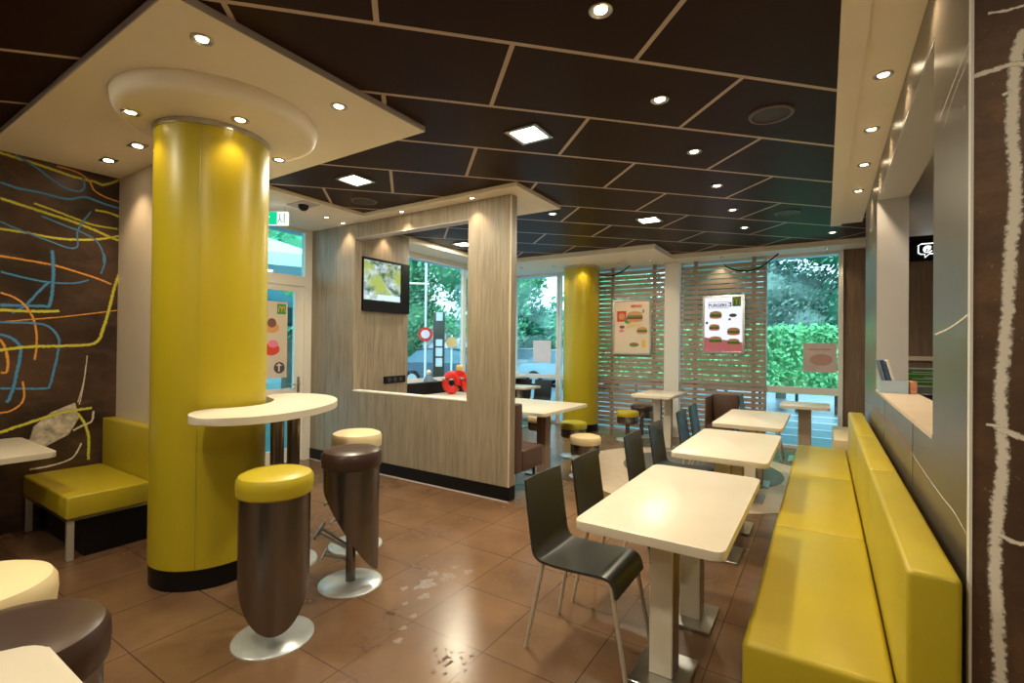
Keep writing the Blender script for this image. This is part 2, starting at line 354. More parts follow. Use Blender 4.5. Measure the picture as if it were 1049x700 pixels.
# white wall stub with rounded end behind the big column
struct(B().box(-5.80,-3.75,1.84,1.99,0,3.14).obj('wall_cream',M['creamwall'],smooth=0))
struct(B().box(-6.10,-5.98,1.95,3.0,0,CZ).obj('wall_entrance',M['wood'],smooth=0))
struct(B().box(-6.1,3.2,-3.6,-3.5,0,CZ).obj('wall_back',M['creamwall'],smooth=0))
struct(B().box(3.08,3.2,-3.5,9.0,0,CZ).obj('wall_right_outer',M['creamwall'],smooth=0))

# partition with rectangular opening
b=B(); y0,y1=4.134,4.245
b.box(-5.98,-5.08,y0,y1,0,3.14); b.box(-3.24,-2.69,y0,y1,0,3.14); b.box(-5.08,-3.24,y0,y1,0,.99); b.box(-5.08,-3.24,y0,y1,2.95,3.14)
part=struct(b.obj('wall_partition',M['wood'],smooth=0))
b=B(); b.box(-5.09,-3.23,y0-.004,y1+.004,.985,1.0); b.obj('sill_trim',M['white'],part,0)
b=B(); b.box(-5.085,-3.235,y0-.003,y1+.003,2.942,2.952); b.obj('header_trim',M['edge'],part,0)
b=B(); b.box(-2.698,-2.684,y0-.006,y0+.006,.15,3.14); b.obj('corner_trim',M['sill'],part,0)
b=B(); b.box(-5.645,-5.64,y0-.002,y0,.15,3.14); b.obj('panel_joint',M['wooddark'],part,0)
b=B(); b.box(-5.98,-2.682,y0-.010,y0,.012,.150); b.box(-2.69,-2.680,y0-.010,y1,.012,.150)
struct(b.obj('baseboard_partition',M['black'],smooth=0))
struct(B().box(-5.98,-2.678,y0-.014,y0-.0,0,.012).obj('trim_3',M['edge'],smooth=0))

# right wall with serving opening
b=B(); RX=.38; RT=.60
b.box(RX,RT,2.05,2.65,0,CZ); b.box(RX,RT,5.30,6.66,0,CZ); b.box(RX,RT,2.65,5.30,0,1.225); b.box(RX,RT,2.65,5.30,2.91,CZ)
wr=struct(b.obj('wall_right',M['mirrorwall'],smooth=0))
ribbons(RW,lambda y,z,o:(RX-o,y,z),'chalk_lines',wr,.55)
b=B(); b.box(RX-.003,RX,3.18,3.19,0,1.225); b.box(RX-.003,RX,4.57,4.582,0,1.225); b.obj('panel_joint',M['steel'],wr,0)
b=B(); b.box(RX-.002,RT+.03,2.652,5.298,1.225,1.245); b.obj('sill',M['sill'],wr,0)
b=B(); b.box(RX+.002,RT,5.292,5.30,1.245,2.902); b.box(RX+.002,RT,2.65,2.656,1.245,2.902); b.box(RX+.002,RT,2.656,5.292,2.902,2.91)
b.obj('jamb_lining',M['greypaint'],wr,0)
struct(B().box(RX-.003,RX+.004,2.022,2.05,0,CZ).obj('trim_4',M['white'],smooth=0))
wr2=struct(B().box(RX+.0041,3.08,2.03,2.05,0,CZ).obj('wall_return',M['brownpanel'],smooth=0))
ribbons(RET,lambda x,z,o:(x,2.03-o,z),'chalk_lines',wr2,1.6,force=5)

# soffits
def soffit(n,poly,z0,z1=CZ,m=None): return struct(B().prism(poly,z0,z1-.0005).obj(n,m or M['soffit'],smooth=0))
def rect(x0,x1,y0,y1): return [(x0,y0),(x1,y0),(x1,y1),(x0,y1)]
s=struct(B().prism(rect(-5.65,-2.45,.96,2.60),3.14,CZ-.0005).obj('trim_5',M['soffit'],smooth=0))
b=B(); b.box(-5.65,-2.446,.955,.96,3.139,CZ-.001); b.box(-2.45,-2.445,.955,2.60,3.139,CZ-.001); b.obj('soffit_edge',M['edge'],s,0)
cxx,cyy=-3.655,1.738
b=B(); b.lathe([(0,3.04),(.535,3.04),(.57,3.046),(.59,3.062),(.60,3.085),(.61,3.14)],-3.49,1.71,72); struct(b.obj('trim_6',M['soffit'],smooth=30))
soffit('trim_7',[(-5.98,3.95),(-2.51,3.95),(-2.51,4.88),(-5.98,4.88)],3.14)
soffit('trim_8',[(-5.98,1.95),(-4.70,1.95),(-4.70,3.949),(-5.98,3.949)],3.14)
soffit('trim_9',[(-5.98,4.881),(-5.15,4.881),(-5.15,7.44),(-2.2,7.44),(-2.2,8.45),(.9,8.45),(.9,8.999),(-5.98,8.999)],3.10)
soffit('trim_10',[(.056,-3.5),(.170,-3.5),(.170,7.30),(.056,7.30)],3.135)
soffit('trim_11',[(.1701,-3.5),(RX,-3.5),(RX,7.30),(.1701,7.30)],3.155)
soffit('trim_12',rect(RT+.001,3.07,2.06,8.4),3.12,m=M['whitecool'])

# far wall on the right, wood
wf=struct(B().box(.226,3.08,8.90,9.0,0,CZ).obj('wall_far',M['wooddark'],smooth=0))
b=B(); b.box(.62,3.05,8.86,8.90,1.44,1.50); b.obj('ledge',M['sill'],wf,0)

# ------------------------------------------------------------------ windows
def window(n,axis,fix,spans,z0,z1,transoms,fw=.05,d=.06,gl='glass',edges=(True,True),m='whitecool'):
    """frame + panes. axis 'x': window lies along x at y=fix; axis 'y': along y at x=fix"""
    w=thing(n,'','window'); del w['label']; del w['category']; w['kind']='structure'
    b=B(); a0,a1=spans[0],spans[-1]
    def bx(u0,u1,z_0,z_1,t=0):
        if axis=='x': b.box(u0,u1,fix-d/2+t,fix+d/2-t,z_0,z_1)
        else: b.box(fix-d/2+t,fix+d/2-t,u0,u1,z_0,z_1)
    bx(a0,a1,z0,z0+fw); bx(a0,a1,z1-fw,z1)
    for i,u in enumerate(spans): bx(u-fw/2,u+fw/2,z0,z1,.001)
    for t,tw in transoms: bx(a0,a1,t-tw/2,t+tw/2,.002)
    b.obj('window_frame',M[m],w,0)
    for u0,u1 in zip(spans,spans[1:]):
        g=B()
        if axis=='x': g.box(u0,u1,fix-.004,fix+.004,z0+.01,z1-.01)
        else: g.box(fix-.004,fix+.004,u0,u1,z0+.01,z1-.01)
        g.obj('pane',M[gl],w,0)
    return w
window('window_1','x',8.95,[-5.66,-4.64,-4.58,-2.40],0,3.10,[(.95,.085)],.05)
window('window_2','x',8.95,[-2.15,-.82,.20],0,3.10,[(.93,.10)],.05,m='white')
window('window_3','y',-5.70,[5.16,7.14,8.90],.93,3.10,[],.09)
struct(B().box(-5.78,-5.62,5.13,8.98,0,.93).obj('wall_window_left',M['creamwall'],smooth=0))
struct(B().box(-5.62,-5.40,5.13,8.92,.90,.93).obj('trim_13',M['sill'],smooth=0))
struct(B().box(-2.42,-2.16,8.80,9.0,0,3.10).obj('trim_14',M['white'],smooth=0))   # post between the windows
struct(B().box(.20,.236,8.86,8.90,0,3.10).obj('trim_15',M['white'],smooth=0))
struct(B().box(-5.98,-5.12,4.246,5.13,0,3.14).obj('wall_screen',M['wood'],smooth=0))

# ------------------------------------------------------------------ entrance door
d=thing('door_1','','door'); del d['label']; del d['category']; d['kind']='structure'
DX=-5.98
b=B(); b.box(DX-.06,DX+.02,2.95,3.02,0,3.14); b.box(DX-.06,DX+.02,4.02,4.13,0,3.14); b.box(DX-.06,DX+.02,3.02,4.02,2.36,2.50); b.box(DX-.06,DX+.02,3.02,4.02,3.10,3.14)
b.obj('door_frame',M['white'],d,0)
b=B(); b.box(DX-.05,DX,3.02,3.10,.01,2.36); b.box(DX-.05,DX,3.89,4.02,.01,2.36); b.box(DX-.05,DX,3.10,3.89,2.28,2.36); b.box(DX-.05,DX,3.10,3.89,.90,.99); b.box(DX-.05,DX,3.10,3.89,.01,.19)
b.obj('door_leaf',M['white'],d,0)
B().box(DX-.03,DX-.022,3.10,3.89,.19,2.28).obj('pane',M['glassdoor'],d,0)
B().box(DX-.03,DX-.022,3.02,4.02,2.5,3.10).obj('transom_pane',M['glassdoor'],d,0)
b=B(); b.box(DX,DX+.012,3.93,3.965,.93,1.14,.003); b.tube([(DX+.01,3.948,1.04),(DX+.055,3.948,1.04),(DX+.055,3.82,1.04)],.010)
b.obj('door_handle',M['steel'],d)

# ------------------------------------------------------------------ yellow columns
def column(loc,r,top,label):
    t=thing('round_column',label,'column',loc)
    B().lathe([(0,.135),(r,.135),(r,top-.035),(0,top-.035)],seg=96).obj('column_shaft',M['yellow'],t)
    B().lathe([(0,0),(r-.006,0),(r-.006,.135),(0,.135)],seg=96).obj('column_base',M['black'],t)
    B().lathe([(r-.02,top-.035),(r+.006,top-.035),(r+.006,top),(r-.02,top)],seg=96).obj('column_ring',M['steel'],t)
    b=B()
    for a in (R(-38),R(142)):
        c,s_=math.cos(a),math.sin(a); q=Vector((-s_,c,0)); p=Vector((c,s_,0))*(r+.0015)
        b.tube([(p.x,p.y,.135),(p.x,p.y,top-.035)],.0022,6)
    b.obj('column_seam',M['vinyl_green'],t)
    return t
column((cxx,cyy,0),.350,3.04,'thick glossy yellow column under the square dropped ceiling, in front of the cream wall')
column((-3.92,8.53,0),.338,3.10,'slimmer-looking yellow column far off by the window corner, left of the slatted screens')

# ------------------------------------------------------------------ bench along right wall
bn=thing('long_bench','long yellow vinyl wall bench with low backrest running under the serving hatch','bench',(0,0,0))
ys=[2.06,3.55,5.10,6.62]
for a,c in zip(ys,ys[1:]): B().box(-.262,.210,a+.002,c-.002,.10,.47,.022,3).obj('seat_cushion',M['vinyl'],bn)
yb=[1.91,3.40,4.66,6.30]
for a,c in zip(yb,yb[1:]): B().box(.215,.345,a+.0015,c-.0015,.12,.925,.018,3).obj('backrest_cushion',M['vinyl'],bn)
B().box(-.20,.345,2.10,6.60,0,.10).obj('plinth',M['black'],bn,0)

# ------------------------------------------------------------------ tables
def pedestal_table(x0,x1,y0,y1,z,legs,label,group=None,cw=.11,cd=.12,plate=(.26,.33),legm=None,th=.04,two=True):
    cx,cy=(x0+x1)/2,(y0+y1)/2
    t=thing('dining_table',label,'table',(cx,cy,0),0,group)
    hx,hy=(x1-x0)/2,(y1-y0)/2; r=.045; poly=[]
    for sx,sy,a0 in ((1,1,0),(-1,1,90),(-1,-1,180),(1,-1,270)):
        for k in range(6):
            a=R(a0+k*18); poly.append((sx*(hx-r)+r*math.cos(a),sy*(hy-r)+r*math.sin(a)))
    B().prism(poly,z-th,z,.005,2).obj('tabletop',M['table'],t)
    for (lx,ly) in legs:
        lx-=cx; ly-=cy
        lg=B().box(lx-cw/2,lx+cw/2,ly-cd/2,ly+cd/2,.018,z-th,.004,1).obj('table_leg',legm or M['tableleg'],t)
        if two:
            for k_ in(-1,1): B().box(lx+k_*(cw/2+.0015)-.0015,lx+k_*(cw/2+.0015)+.0015,ly-cd/2+.012,ly+cd/2-.004,.019,z-th-.001).obj('side_panel',M['wooddark'],lg,0)
        B().box(lx-plate[0]/2,lx+plate[0]/2,ly-plate[1]/2,ly+plate[1]/2,0,.018,.003,1).obj('base_plate',M['steel'],lg)
    return t
G='cream tables along the yellow bench'
pedestal_table(-.965,-.322,2.03,3.32,.80,[(-.655,2.42),(-.655,3.02)],'cream laminate table nearest the camera beside the yellow bench',G)
pedestal_table(-.985,-.322,3.76,5.05,.80,[(-.655,4.06),(-.655,4.72)],'cream laminate table second along the yellow bench, right behind the nearest',G)
pedestal_table(-1.0,-.345,5.46,6.85,.80,[(-.655,5.72),(-.655,6.35)],'cream laminate table third along the yellow bench, in front of the small brown booth',G)
pedestal_table(-.53,.07,7.72,8.40,.80,[(-.23,8.05)],'small cream table on one wide column standing at the far right window pane',cw=.16,cd=.10,plate=(.4,.4),legm=mat('beige_column',(.42,.34,.26),.4),two=False)
pedestal_table(-2.47,-1.86,7.15,8.15,.87,[(-2.28,7.95),(-2.06,7.75)],'square cream table on two pale columns in front of the white window post',cw=.11,cd=.09)
bt=pedestal_table(-4.00,-2.735,4.95,6.20,.80,[(-2.95,5.33)],'wide cream booth table poking out past the end of the wood partition',cw=.13,cd=.13,legm=M['wooddark'],plate=(.34,.34),two=False)
pedestal_table(-5.28,-4.22,5.35,6.40,.80,[(-4.75,5.9)],'cream table seen through the partition opening with the red toy on it',cw=.12,cd=.12)
pedestal_table(-5.35,-4.68,7.75,8.35,.80,[(-5.0,8.05)],'small cream table in the far left window corner between blue-lit chairs',cw=.08,cd=.08)
pedestal_table(-5.55,-4.62,.28,1.17,.80,[(-5.1,.75)],'cream table at the left edge of the photo in front of the chalk mural',cw=.10,cd=.10)
# tall table the photographer stands at (bottom-left corner)
pedestal_table(-.955,-.15,-.75,.225,1.17,[(-.55,-.25)],'cream high table whose corner shows at the bottom left of the photo',cw=.1,cd=.1,plate=(.4,.4))

# bar table hugging the big column
t=thing('bar_table','crescent-shaped cream bar table curving around the big yellow column','table',(-3.28,2.02,0))
ctrl=[(-3.30,1.56),(-3.22,1.42),(-3.06,1.34),(-2.90,1.36),(-2.78,1.50),(-2.745,1.66),(-2.77,1.86),(-2.85,2.06),(-2.98,2.26),(-3.16,2.42),(-3.38,2.53),(-3.60,2.55),(-3.78,2.46),(-3.83,2.33),(-3.76,2.21),(-3.62,2.155),(-3.47,2.10),(-3.33,1.98),(-3.245,1.82),(-3.255,1.68)]
poly=[];n=len(ctrl)
for i in range(n):
    p0,p1,p2,p3=[Vector(ctrl[(i+k-1)%n]) for k in range(4)]
    for k in range(4):
        u=k/4; q=.5*((2*p1)+(p2-p0)*u+(2*p0-5*p1+4*p2-p3)*u*u+(3*p1-3*p2+p3-p0)*u**3); poly.append((q.x+3.28,q.y-2.02))
B().prism(poly,1.125,1.17,.006,2).obj('tabletop',M['table'],t)
bronze2=mat('dark_steel_pole',(.24,.21,.19),.25,metal=.9)
B().lathe([(0,1.125),(.045,1.125),(.045,.02),(0,.02)],.00,-.01,24).obj('pole',bronze2,t)
B().lathe([(0,1.125),(.045,1.125),(.045,.02),(0,.02)],-.02,.13,24).obj('pole',bronze2,t)
B().lathe([(0,.022),(.20,.020),(.235,.012),(.24,0),(0,0)],-.03,.06,48).obj('base_disc',M['disc'],t)

# ------------------------------------------------------------------ stools
def tall_stool(loc,rz,seat,label,group='tall bucket-shell bar stools'):
    t=thing('bar_stool',label,'stool',loc,rz,group)
    B().lathe([(0,.905),(.10,.904),(.155,.899),(.180,.888),(.192,.868),(.194,.835),(.190,.792),(.180,.782),(0,.782)],seg=56).obj('seat_cushion',seat,t)
    b=B(); n=64; ro,ri=.178,.168; lo,hi=.095,.66; ring=[]
    for i in range(n):
        a=2*PI*i/n; zb=lo+(hi-lo)*((1+math.cos(a))/2)**1.0
        ring.append([b.bm.verts.new((r*math.cos(a),r*math.sin(a),z)) for r,z in ((ro,.782),(ro,zb),(ri,zb),(ri,.782))])
    for i in range(n):
        p,q=ring[i],ring[(i+1)%n]
        for k in range(3): b._f([p[k],q[k],q[k+1],p[k+1]])
        b._f([p[3],q[3],q[0],p[0]])
    b.obj('shell',M['bronze'],t)
    B().lathe([(0,.80),(.032,.80),(.032,.02),(0,.02)],0,0,24).obj('pole',M['bronze'],t)
    B().lathe([(0,.024),(.03,.024),(.19,.016),(.205,.008),(.205,0),(0,0)],0,0,56).obj('base_disc',M['disc'],t)
    b=B()
    for s_ in (-1,1): b.tube([(.03,s_*.02,.25),(.20,s_*.045,.36)],.010)
    b.tube([(.20,-.13,.36),(.20,.13,.36)],.011); b.obj('footrest',M['steel'],t)
    b=B(); b.tube([(.03,0,.16),(.17,0,.20)],.010); b.tube([(.17,-.09,.20),(.17,.09,.20)],.010); b.obj('footrest',M['steel'],t)
    return t
tall_stool((-2.505,1.53,0),R(150),M['vinyl'],'tall bronze bar stool with a yellow seat, nearest to the big yellow column')
tall_stool((-2.645,2.15,0),R(222),M['brown'],'tall bronze bar stool with a dark brown seat beside the crescent bar table')
tall_stool((-3.12,2.58,0),R(215),M['cream'],'tall bar stool with a cream seat, behind the dark brown one')
tall_stool((-1.638,.33,0),R(-40),M['brown'],'tall stool with a dark brown seat at the bottom left corner of the photo')
tall_stool((-2.06,.33,0),R(-40),M['cream'],'tall stool with a cream seat at the left edge of the photo')
def low_stool(loc,seat,label,h=.5,drum=.18):
    t=thing('low_stool',label,'stool',loc,0,'low drum stools')
    B().lathe([(0,h+.004),(.15,h+.002),(.182,h-.010),(.192,h-.03),(.194,h-.085),(.188,h-.095),(0,h-.095)],seg=44).obj('seat_cushion',seat,t)
    B().lathe([(0,h-.095),(.182,h-.095),(.180,h-.20),(.172,h-.215),(0,h-.215)],seg=44).obj('drum',M['bronze'],t)
    B().lathe([(0,h-.21),(.034,h-.21),(.034,.02),(0,.02)],seg=20).obj('pole',M['bronze'],t)
    B().lathe([(0,.022),(.18,.016),(.195,.006),(.195,0),(0,0)],seg=44).obj('base_disc',M['disc'],t)
low_stool((-2.46,5.50,0),M['cream'],'low drum stool with a cream seat just behind the dark chairs')
low_stool((-3.05,6.40,0),M['vinyl_green'],'low drum stool with an olive green seat in front of the far yellow column')
low_stool((-2.82,8.05,0),M['vinyl'],'low drum stool with a bright yellow seat in front of the slatted screen')
low_stool((-2.72,8.50,0),M['brown'],'low drum stool with a dark brown seat behind the yellow-topped one',.56)
low_stool((-3.74,6.62,0),M['cream'],'low drum stool with a cream seat glimpsed under the booth table edge')

# ------------------------------------------------------------------ shell chairs
def shell_profile():
    pts=[(-.272,.882),(-.262,.80),(-.245,.68),(-.230,.58),(-.222,.53),(-.210,.500),(-.190,.482),(-.160,.474),(-.08,.470),(.04,.474),(.13,.480),(.170,.480),(.200,.472),(.220,.452),(.230,.425),(.236,.395)]
    P=[]
    for i in range(len(pts)-1):
        p0=Vector(pts[max(i-1,0)]);p1=Vector(pts[i]);p2=Vector(pts[i+1]);p3=Vector(pts[min(i+2,len(pts)-1)])
        for k in range(3):
            u=k/3; P.append(.5*((2*p1)+(p2-p0)*u+(2*p0-5*p1+4*p2-p3)*u*u+(3*p1-3*p2+p3-p0)*u**3))
    P.append(Vector(pts[-1])); th=.013; up=[];dn=[]
    for i,p in enumerate(P):
        dd=(P[min(i+1,len(P)-1)]-P[max(i-1,0)]).normalized(); nn=Vector((-dd.y,dd.x))
        up.append(p+nn*th/2); dn.append(p-nn*th/2)
    return up,dn
def make_chair(loc,rz,label,group):
    t=thing('shell_chair',label,'chair',loc,rz,group)
    up,dn=shell_profile(); b=B(); ny=10; W=.20
    def y(j): return -W+2*W*j/ny
    def gr(P,s):
        g=[]
        for i,p in enumerate(P):
            row=[]
            for j in range(ny+1):
                c=1-(y(j)/W)**2; dx=-.014*c if p.y>.5 else 0   # backrest slightly hollow
                dz=-.006*c if p.y<=.5 and p.x<.15 else 0
                row.append(b.bm.verts.new((p.x+dx,y(j),p.y+dz)))
            g.append(row)
        return g
    A=gr(up,1); D=gr(dn,-1); n=len(up)
    for i in range(n-1):
        for j in range(ny):
            b._f([A[i][j],A[i+1][j],A[i+1][j+1],A[i][j+1]]); b._f([D[i][j],D[i][j+1],D[i+1][j+1],D[i+1][j]])
        b._f([A[i][0],D[i][0],D[i+1][0],A[i+1][0]]); b._f([A[i][ny],A[i+1][ny],D[i+1][ny],D[i][ny]])
    for j in range(ny): b._f([A[0][j],A[0][j+1],D[0][j+1],D[0][j]]); b._f([A[-1][j],D[-1][j],D[-1][j+1],A[-1][j+1]])
    b.obj('seat_shell',M['shell'],t,50)
    for s_ in (-1,1):
        B().tube([(.205,s_*.175,.445),(.285,s_*.19,.012),(.286,s_*.19,0)],[.0125,.0105,.0105],12).obj('leg',M['leg'],t)
        B().tube([(-.175,s_*.165,.468),(-.262,s_*.19,.012),(-.263,s_*.19,0)],[.0125,.0105,.0105],12).obj('leg',M['leg'],t)
    B().box(-.17,.20,-.165,-.150,.452,.464).obj('seat_rail',M['leg'],t,0); B().box(-.17,.20,.150,.165,.452,.464).obj('seat_rail',M['leg'],t,0)
    return t
cg='dark shell chairs facing the yellow bench'
ch=make_chair((-1.06,2.41,0),0,'dark grey shell chair nearest the camera, its whole seat and legs in view',cg)
dup(ch,(-1.05,2.96,0),0,'dark grey shell chair pushed in behind the nearest one at the first table')
dup(ch,(-1.06,3.92,0),0,'dark grey shell chair at the near side of the second table along the bench')
dup(ch,(-1.07,4.60,0),0,'dark grey shell chair at the far side of the second table along the bench')
dup(ch,(-1.08,5.62,0),0,'dark shell chair with bluish sheen at the near side of the third table')
dup(ch,(-1.09,6.24,0),0,'dark shell chair at the far side of the third table, edge-on')
g2='blue-lit shell chairs in the window corner'
dup(ch,(-4.90,8.56,0),R(-90),'dark chair against the glass right of the small corner table',g2)
dup(ch,(-5.38,8.56,0),R(-90),'dark chair against the glass left in the window corner, mostly hidden by the partition',g2)
dup(ch,(-.78,7.98,0),0,'dark blue-lit chair standing beside the small brown booth before the slats','')

# ------------------------------------------------------------------ yellow bench seat at the left
o=thing('corner_bench','square yellow vinyl bench seat with backrest block by the cream wall','bench',(-5.1,1.47,0))
B().box(-.535,.53,-.262,.262,.30,.465,.016,3).obj('seat_cushion',M['vinyl'],o)
B().box(-.535,.53,.264,.368,.28,.885,.012,3).obj('backrest',M['vinyl'],o)
B().box(-.535,.50,-.15,.327,.0,.285).obj('plinth',M['black'],o,0)
B().box(-.532,.527,-.259,.327,.285,.30).obj('seat_rail',M['steel'],o,0)
for x in(-.49,.50): B().box(x-.02,x+.02,-.252,-.212,0,.285,.002,1).obj('leg',M['leg'],o)

# ------------------------------------------------------------------ booths
o=thing('booth_bench','dark brown vinyl booth bench behind the end of the wood partition','bench',(-3.9,4.6,0))
B().box(-1.18,1.20,-.17,.27,.24,.47,.02,3).obj('seat_cushion',M['brown2'],o)
B().box(-1.18,1.20,-.32,-.18,.24,.975,.02,3).obj('backrest',M['brown2'],o)
for x in(-1.1,1.13):
    for y in(-.25,.2): B().box(x-.018,x+.018,y-.018,y+.018,0,.24).obj('leg',M['steel'],o,0)
o=thing('window_bench','black vinyl bench under the left window seen through the partition opening','bench',(-5.38,6.2,0))
B().box(-.015,.10,-1.05,.9,.08,.99,.015,2).obj('backrest',M['black'],o)
B().box(-.22,-.02,-1.05,.9,.0,.45,.015,2).obj('seat_cushion',M['brown2'],o)
o=thing('small_booth','small dark brown booth seat before the slatted screen, behind the third table','bench',(-1.28,7.9,0))
B().box(-.17,.20,.06,.14,.12,.88,.01,2).obj('backrest',M['brown2'],o)
B().box(-.17,.20,-.40,.055,.20,.47,.02,2).obj('seat_cushion',M['brown2'],o)
B().box(-.19,-.172,-.40,.14,.10,.86,.004,1).obj('side_panel',M['wooddark'],o)
B().box(-.15,.18,-.36,.12,0,.12).obj('plinth',M['black'],o,0)
o=thing('cream_bench_block','low cream vinyl bench block just past the far end of the yellow bench','bench',(.20,7.7,0))
B().box(-.105,.115,-.72,.5,.12,.51,.015,2).obj('seat_cushion',M['cream'],o)
B().box(-.09,.10,-.68,.46,0,.12).obj('plinth',M['black'],o,0)

# ------------------------------------------------------------------ slatted screens with posters
def screen(x0,x1,posts,label,y=8.84):
    t=thing('slatted_screen',label,'screen',((x0+x1)/2,y,0),0,'slatted wood window screens'); c=(x0+x1)/2
    b=B(); n=34
    for i in range(n):
        z=.10+i*.0862; b.box(x0-c,x1-c,-.012,.012,z,z+.065)
    b.obj('slat_panel',M['slat'],t,0)
    for p in posts: B().box(p-c-.03,p-c+.03,.013,.055,0,3.095).obj('upright',M['slat'],t,0)
    return t
screen(-3.72,-2.43,[-3.42,-2.62],'slatted wooden screen between the far yellow column and the white window post')
screen(-2.14,-.80,[-1.90,-.98],'slatted wooden screen right of the white window post')
def ell(b,x,y,z,rx,rz,mi,n=20):
    b._f([b.bm.verts.new((x+rx*math.cos(2*PI*i/n),y,z+rz*math.sin(2*PI*i/n))) for i in range(n)][::-1],mi)
PM=[emis('poster_white_backlit',(.84,.86,1.0),.85),mat('poster_bun',(.62,.30,.12),.6),mat('poster_meat',(.20,.07,.05),.6),mat('poster_pink',(.75,.20,.32),.6),mat('poster_green',(.06,.28,.08),.6),mat('poster_red',(.6,.06,.04),.6),mat('poster_dark',(.06,.06,.10),.6),mat('poster_gold',(.80,.50,.06),.6),mat('poster_warm_paper',(.74,.62,.50),.6)]
def poster_base(x0,x1,z0,z1,y,label,paper):
    t=thing('poster_frame',label,'poster',((x0+x1)/2,y,(z0+z1)/2)); w,h=(x1-x0)/2,(z1-z0)/2; f=.035
    b=B(); b.box(-w,w,-.02,.02,h-f,h,.003,1); b.box(-w,w,-.02,.02,-h,-h+f,.003,1); b.box(-w,-w+f,-.02,.02,-h+f,h-f); b.box(w-f,w,-.02,.02,-h+f,h-f)
    b.obj('frame',M['steel'],t); B().box(-w+f,w-f,-.008,.018,-h+f,h-f).obj('sheet',paper,t,0)
    return t,w-f,h-f
def burger(b,x,z,s,y=-.0095):
    ell(b,x,y,z+.035*s,.085*s,.035*s,1); b.quad((x-.09*s,y-.0003,z+.008*s),(x+.09*s,y-.0003,z+.008*s),(x+.085*s,y-.0003,z+.028*s),(x-.085*s,y-.0003,z+.028*s),mi=4)
    b.quad((x-.088*s,y-.0006,z-.016*s),(x+.088*s,y-.0006,z-.016*s),(x+.088*s,y-.0006,z+.010*s),(x-.088*s,y-.0006,z+.010*s),mi=2)
    ell(b,x,y-.0003,z-.026*s,.088*s,.022*s,1)
t,w,h=poster_base(-1.765,-1.105,1.49,2.475,8.79,'backlit white burger menu poster on the slats right of the white post',PM[0])
b=B()
b.quad((-w,-.0088,-h),(w,-.0088,-h),(w,-.0088,-h+.16),(-w,-.0088,-h+.24),mi=3)
for x,z,s in ((-.12,.15,1.1),(-.14,-.06,.95),(.16,-.13,1.1),(-.12,-.28,1.15),(.16,-.31,1.05)): burger(b,x,z,s)
ell(b,.15,-.0095,.15,.06,.03,6); ell(b,.10,-.0100,.085,.02,.02,6); ell(b,-.26,-.0100,.03,.02,.024,6)
b.obj('burger_pictures',PM,t,0,recalc=False)
textobj('BURGERS',.070,PM[6],'heading',t,(-.09,-.0095,.30),(R(90),0,0)); textobj('3',.10,PM[6],'price',t,(.108,-.0095,.30),(R(90),0,0))
b=B(); b.box(-.235,.08,-.0096,-.009,.275,.281); b.box(-.235,.08,-.0096,-.009,.374,.380); b.box(-.235,-.229,-.0096,-.009,.275,.38); b.box(.074,.08,-.0096,-.009,.275,.38); b.obj('heading_box',PM[6],t,0)
b=B(); b.box(.14,.27,-.013,-.009,.30,.47); lg=b.obj('logo_badge',PM[4],t,0)
def arches(name,parent,cx,y,z,w,h,m,plane='x'):
    b=B()
    for s_ in(-1,1):
        pts=[]
        for k in range(13):
            a=PI*k/12; pts.append((cx+s_*w*.25-w*.25*math.cos(a),y,z+h*math.sin(a)))
        b.tube(pts,w*.06,6)
    return b.obj(name,m,parent)
arches('arch_logo',lg,.205,-.0155,.325,.10,.11,PM[7])
t,w,h=poster_base(-3.385,-2.655,1.44,2.475,8.79,'warm-toned meal poster hung on the slats left of the white post',PM[8])
b=B()
b.quad((-.28,-.0092,.10),(-.10,-.0092,.10),(-.10,-.0092,.30),(-.28,-.0092,.30),mi=5); ell(b,-.19,-.0098,.20,.06,.06,1)
burger(b,.06,.17,1.7); burger(b,.20,-.08,1.1)
for k in range(9): b.quad((-.10+k*.03,-.0105,-.03+k*.006),(-.085+k*.03,-.0105,-.03+k*.006),(-.04+k*.03,-.0105,.09-k*.006),(-.055+k*.03,-.0105,.09-k*.006),mi=7)
ell(b,-.07,-.0096,.12,.07,.06,4); ell(b,-.18,-.0096,.0,.05,.03,2); ell(b,-.19,-.0096,-.07,.05,.03,3)
ell(b,.05,-.0096,-.33,.09,.04,4); ell(b,.05,-.0099,-.32,.04,.025,5); b.quad((.20,-.0096,-.38),(.27,-.0096,-.38),(.27,-.0096,-.24),(.20,-.0096,-.24),mi=7)
b.obj('meal_pictures',PM,t,0,recalc=False)
textobj('MENU',.075,PM[5],'heading',t,(.09,-.0095,.36),(R(90),0,0)); textobj('3',.08,PM[6],'price',t,(.22,-.0095,.26),(R(90),0,0))
# paper notices on the glass
nt_=thing('window_notice','pale pink and grey notice stuck on the right window pane above the small table','notice',(-.062,8.925,1.45))
B().box(-.22,.22,0,.004,-.225,.225).obj('sheet',mat('notice_paper',(.62,.50,.49),.7,var=.12,vs=5),nt_,0)
b=B(); ell(b,.02,-.001,-.03,.15,.09,0); b.box(-.15,.15,-.001,0,.12,.14); b.obj('print',mat('notice_print',(.50,.30,.25),.7),nt_,0,recalc=False)
tag(B().box(-5.21,-4.78,8.918,8.922,1.24,1.70).obj('window_notice',mat('plain_notice',(.72,.68,.76),.7,var=.04),smooth=0),'plain pale sheet stuck on the glass left of the far yellow column','notice')
